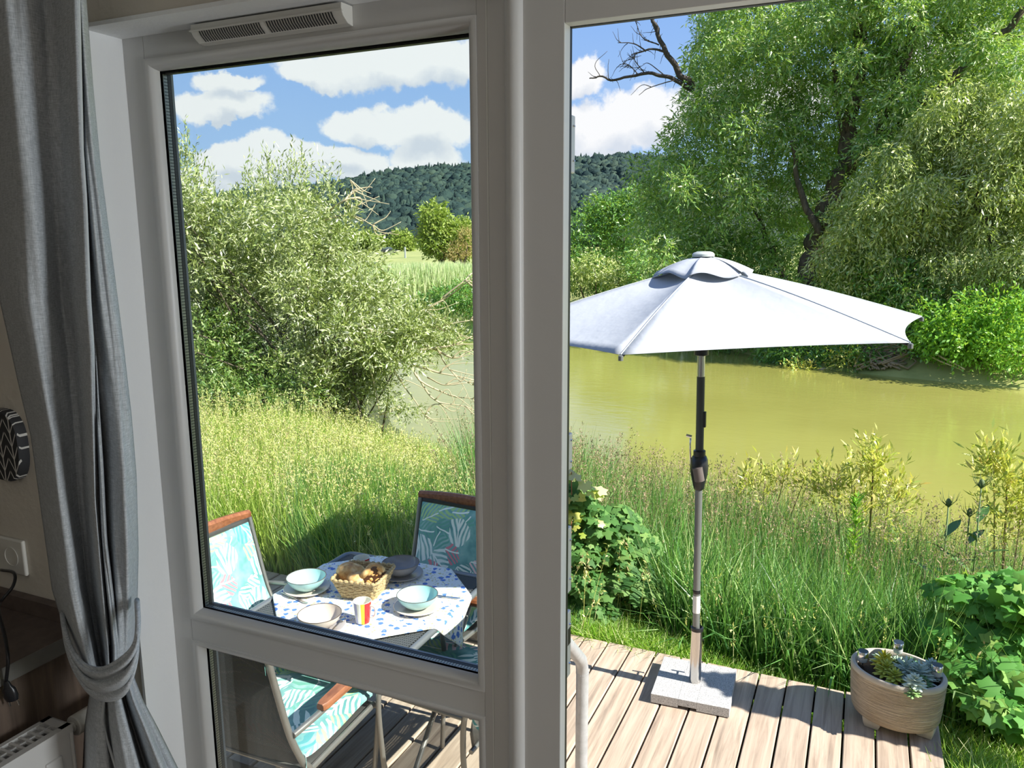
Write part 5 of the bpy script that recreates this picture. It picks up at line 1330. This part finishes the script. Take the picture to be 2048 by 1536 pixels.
grassfield('tall_grass', 70000, -52, -26, 4.8, 12.0, .35, .90, .006, .013, G_LIT, 'sunlit yellow green tall grass behind the table in the left pane', far_gain=-.22)
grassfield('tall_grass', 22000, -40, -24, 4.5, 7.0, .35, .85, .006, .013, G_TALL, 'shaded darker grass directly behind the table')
grassfield('short_grass', 26000, -26, 13, 4.25, 5.1, .08, .27, .004, .009, G_SHORT, 'short bright grass along the far edge of the deck', lambda x, y: offdeck(x, y) & (y < 4.75) & (x < .6), .6, .7)
grassfield('short_grass', 9000, 4, 16, 3.0, 4.7, .07, .26, .004, .008, G_SHORT, 'short bright grass right of the planter and deck corner', lambda x, y: (x > .50) & (y < 4.5), .6, .6)
seedheads('grass_heads', 3600, -52, -27, 5.2, 9.6, .70, 1.0, G_SEED, 'straw coloured seed heads over the sunlit grass on the left')
seedheads('grass_heads', 2600, -27, 12, 5.4, 8.8, 1.0, 1.6, G_SEEDDARK, 'brownish seed heads over the tall grass along the river')
seedheads('grass_heads', 260, -27, 8, 4.5, 5.6, .45, .8, G_SEED, 'pale drooping seed heads just behind the deck', .12, fl=.028)
def lobed(name, mt, parent, P, N, size):
    ang = np.radians([-150, -112, -85, -52, -28, 0, 28, 52, 85, 112, 150]); rad = np.array([.45, .80, .62, .94, .70, 1.05, .70, .94, .62, .80, .45])
    n = len(P); R = unit(np.cross(N, unit(rng.normal(size=(n, 3))))); T_ = np.cross(N, R); s_ = size*(.55+.75*rng.random((n, 1)))
    V = np.empty((n, 12, 3)); V[:, 0] = P
    for i in range(11):
        V[:, i+1] = P+(R*math.cos(ang[i])+T_*math.sin(ang[i]))*rad[i]*s_*.55-N*s_*.10*rad[i]
    b = np.arange(n)[:, None]*12; Fc = np.concatenate([b+np.array([0, i, i+1]) for i in range(1, 11)], 1).reshape(-1, 3)
    return bigmesh(name, V.reshape(-1, 3), Fc, 3, mt, parent)
def lobed_shrub(name, label, base, cl, n, size, mt, stems=True, cat='shrub'):
    t_ = plant(name, label, cat, base); C = np.array([c for c, r in cl]); Rr = np.array([r for c, r in cl])
    k = rng.integers(0, len(cl), n); u = unit(rng.normal(size=(n, 3))); u[:, 2] = np.abs(u[:, 2])*1.0-.25
    P = C[k]+u*Rr[k]*(.45+.55*rng.random((n, 1))**.5)
    N = unit(u*.5+np.array([.15, -.35, .75])+rng.normal(size=(n, 3))*.35)
    lobed('leaves', mt, t_, P-np.array(base), N, size)
    if stems:
        wood('stems', simple('green_brown_stem', (.09, .10, .04), .8), t_, [([base+np.array([rr.uniform(-.1, .1), rr.uniform(-.1, .1), 0]), base*.5+np.array(c)*.5+np.array([0, 0, .1]), np.array(c)], .008, .003) for c, r in cl for _ in (0, 1)], base)
    return t_
def G3(x, y): return np.array([x, y, gz(x, y)])
# lobed leaf shrub at the right of the planter
b0 = G3(1.0, 4.5)
cl = [(tuple(at(u, v, d_)), (r_, r_, r_*.8)) for u, v, d_, r_ in ((1925, 1190, 4.9, .18), (2000, 1200, 4.95, .22), (1915, 1270, 4.75, .17), (1985, 1290, 4.75, .2), (2040, 1360, 4.6, .2), (1935, 1345, 4.6, .15), (1990, 1400, 4.45, .16), (2050, 1200, 4.9, .25), (2060, 1290, 4.8, .24), (2045, 1440, 4.4, .14))]
lobed_shrub('lobed_leaf_shrub', 'lobed leaf shrub spreading beside the planter at the right edge', b0, cl, 1000, .12, L_MAPLE)
b0 = G3(1.5, 4.05)  # unseen shrub added to cast the band of shade on the deck
lobed_shrub('lobed_leaf_shrub', 'added unseen taller lobed leaf shrub right of the deck corner that shades the planter', b0, [((1.45, 4.0, 1.55), (.26, .11, .25)), ((1.42, 4.0, .45), (.28, .11, .4)), ((1.45, 4.0, .85), (.28, .11, .4)), ((1.5, 4.0, 1.2), (.26, .11, .3)), ((1.45, 4.0, .15), (.3, .12, .3))], 1500, .12, L_MAPLE)
# leafy bush by the door post, shade put into its leaf colour
b0 = G3(-1.5, 4.75)
cl = [(tuple(at(u, v, d_)), (r_, r_, r_*.9)) for u, v, d_, r_ in ((1150, 1000, 5.0, .16), (1185, 1050, 5.0, .18), (1150, 1100, 4.95, .2), (1230, 1100, 5.0, .18), (1170, 1170, 4.85, .18), (1250, 1160, 4.9, .16), (1200, 1220, 4.8, .14), (1275, 1090, 5.1, .15), (1290, 1180, 4.9, .13), (1240, 1040, 5.1, .14), (1150, 1230, 4.8, .15))]
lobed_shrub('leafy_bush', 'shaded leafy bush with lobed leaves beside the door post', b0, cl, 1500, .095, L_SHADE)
bp0 = G3(-1.66, 4.62)
t_ = plant('young_maple_shoot', 'young shoot with pinkish top leaves above the shaded bush', 'shoot', bp0)
lobed('pink_leaves', leafmat('pinkish_leaves', [(.45, .20, .13), (.58, .36, .22), (.55, .5, .2)], .35), t_, np.array([(-1.66, 4.62, .93), (-1.62, 4.60, .90), (-1.50, 4.62, .84), (-1.70, 4.6, .88), (-1.46, 4.62, .83), (-1.56, 4.62, .86)])-bp0, unit(np.array([[.2, -.5, .8]]*6)+rng.normal(size=(6, 3))*.2), .11)
lobed('green_leaves', L_YOUNG, t_, np.array([(-1.64+rr.uniform(-.14, .22), 4.6+rr.uniform(-.06, .08), .62+rr.uniform(-.1, .2)) for _ in range(26)])-bp0, unit(np.array([[.2, -.5, .8]]*26)+rng.normal(size=(26, 3))*.25), .10)
wood('stem', simple('reddish_stem', (.3, .12, .05), .6), t_, [([bp0, bp0*.4+np.array((-1.64, 4.62, .6))*.6, np.array((-1.65, 4.62, .93))], .006, .003)], bp0)
# young willows against the water
def sapling(label, u, v, dist, blobs, ntw):
    base = at(u, v+160, dist); base[2] = gz(base[0], base[1]); t_ = plant('willow_sapling', label, 'sapling', base)
    B2 = [blob(*b) for b in blobs]
    foliage('foliage', L_YOUNG, t_, shift(B2, base), ntw, .16, 8, .075, .017, out=.5, droop=-.7, rough=.4, shell=.1)
    wood('stems', simple('sapling_bark', (.22, .17, .06), .7), t_, [([base, base*.5+c*.5, c+np.array([0, 0, r[2]])], .009, .003) for c, r in B2], base); return t_
sapling('yellow green willow sapling in front of the water right of the pole', 1740, 985, 6.9, [(1745, 965, 6.9, 38, 50), (1700, 990, 6.9, 36, 40), (1780, 1000, 6.9, 36, 40), (1745, 935, 6.9, 18, 26), (1660, 985, 6.9, 22, 26), (1740, 1030, 6.9, 60, 44)], 26)
sapling('yellow green willow sapling at the right edge of the view', 2025, 985, 6.6, [(2010, 975, 6.6, 30, 50), (2045, 1000, 6.6, 40, 60), (1985, 940, 6.6, 14, 22), (2060, 1060, 6.6, 50, 60), (2010, 1040, 6.6, 40, 44)], 30)
sapling('low willow shoots just right of the parasol pole', 1490, 990, 6.9, [(1480, 975, 6.9, 28, 22), (1530, 985, 6.9, 30, 26), (1570, 965, 6.9, 22, 22), (1610, 975, 6.9, 20, 22)], 16)
# teasels
def teasel(label, u, vtop, dist, seed):
    top = at(u, vtop, dist); base = np.array([top[0], top[1], gz(top[0], top[1])]); H = top[2]-base[2]; t_ = plant('teasel', label, 'teasel', base, 'teasels by the river'); r = random.Random(seed)
    MB().tube([(0, 0, 0), (.01, 0, H*.5), (0, 0, H-.05)], [.008, .006, .005], 8).build('stem', simple('teasel_stem', (.10, .17, .05), .6), t_, smooth=True)
    hd = MB().ell((0, 0, H-.02), (.020, .020, .034), 12, 8)
    for i in range(9):
        a = 2*PI*i/9+r.random()*.3; d = np.array([math.cos(a), math.sin(a), .75+.5*r.random()]); hd.tube([(0, 0, H-.055), np.array([0, 0, H-.055])+d*.05, np.array([0, 0, H-.055])+d*np.array([.8, .8, 1.3])*.085], [.0028, .002, .0005], 5)
    hd.build('spiny_head', simple('teasel_head', (.10, .15, .05), .7), t_, smooth=True)
    lf = MB()
    for i in range(8):
        z = H*(.30+.075*i); a = (i % 2)*PI+(i//2)*1.3+r.random()*.4; L = .40*(1-.06*i); d = np.array([math.cos(a), math.sin(a), 0])
        s_ = np.array([-d[1], d[0], 0]); rows = []
        for q in np.linspace(0, 1, 7):
            c_ = np.array([0, 0, z])+d*L*q*.75+np.array([0, 0, L*(.65*q-.25*q*q)]); w_ = .036*math.sin(PI*(q*.9+.08)); rows.append([c_-s_*w_, c_-np.array([0, 0, .006]), c_+s_*w_])
        lf.grid(rows)
    lf.build('leaves', simple('teasel_leaves', (.07, .17, .04), .5), t_, smooth=True)
teasel('teasel head left of the pair near the right edge', 1898, 1000, 6.3, 1)
teasel('tallest teasel with a dark bud at the right edge', 1964, 962, 6.3, 2)
teasel('shorter teasel between the two taller ones', 1940, 1020, 6.5, 3)
# upright leafy stalk in the middle of the grass
tp = at(1716, 985, 5.9); base = np.array([tp[0], tp[1], gz(tp[0], tp[1])]); t_ = plant('leafy_stalk', 'tall bright green stalk with narrow leaves in the middle of the grass', 'stalk', base); H = tp[2]-base[2]
MB().tube([(0, 0, 0), (0, 0, H*.95)], [.006, .004], 8).build('stem', simple('stalk_stem', (.08, .22, .03), .6), t_)
n = 190; zz = (.25+.73*rng.random(n)**.8)*H; az = rng.random(n)*2*PI; D_ = unit(np.stack([np.cos(az), np.sin(az), .55+.9*rng.random(n)], -1)); V, Fc = leafmesh(np.stack([0*zz, 0*zz, zz], -1), D_, .13*(.6+.6*rng.random(n))*(1.15-zz/H*.5), .016*np.ones(n)); bigmesh('leaves', V, Fc, 4, L_BRIGHT, t_)
# broad dock leaf behind the pole foot
dl = at(1520, 1255, 4.75); base = G3(dl[0], dl[1]); t_ = plant('dock_plant', 'broad leaved dock standing in the grass right of the parasol tube', 'dock', base)
mb = MB()
for a, L, el in ((-1.6, .26, 1.25), (.6, .2, .8), (2.4, .18, .7)):
    d = np.array([math.cos(a)*math.cos(el), math.sin(a)*math.cos(el), math.sin(el)]); s_ = np.array([1, 0, 0]) if abs(d[2]) > .9 else unit(np.cross(d, [0, 0, 1])); rows = []
    for q in np.linspace(0, 1, 8): w_ = .04*math.sin(PI*(q*.92+.04)); c_ = d*L*q+np.array([0, 0, .12]); rows.append([c_-s_*w_, c_+np.array([0, .006, 0]), c_+s_*w_])
    mb.grid(rows)
mb.build('leaves', simple('dock_leaf', (.10, .26, .06), .45), t_, smooth=True)
# broad bladed grass clumps standing out of the left meadow
for i, (u, v, d_, lb) in enumerate(((735, 960, 6.6, 'broad bladed grass clump behind the far chair on the left'), (905, 940, 6.6, 'broad bladed grass clump beside the window post'), (1432, 960, 6.8, 'broad reed grass blades just right of the parasol pole'), (640, 870, 8.6, 'tall arching grass blades against the willow bush'))):
    tp = at(u, v, d_); base = G3(tp[0], tp[1]); n = 46; H = max(.7, tp[2]-base[2]); P_ = np.zeros((n, 3)); P_[:, :2] = rng.normal(size=(n, 2))*.09
    V, Fc = blades(P_, H*(.6+.55*rng.random(n)), .020+.012*rng.random(n), .35*rng.random(n), .55*rng.random(n), 5)
    o = bigmesh('grass_clump', V, Fc, 4, G_TALL); o.location = tuple(base); tag(o, lb, 'grass clump')
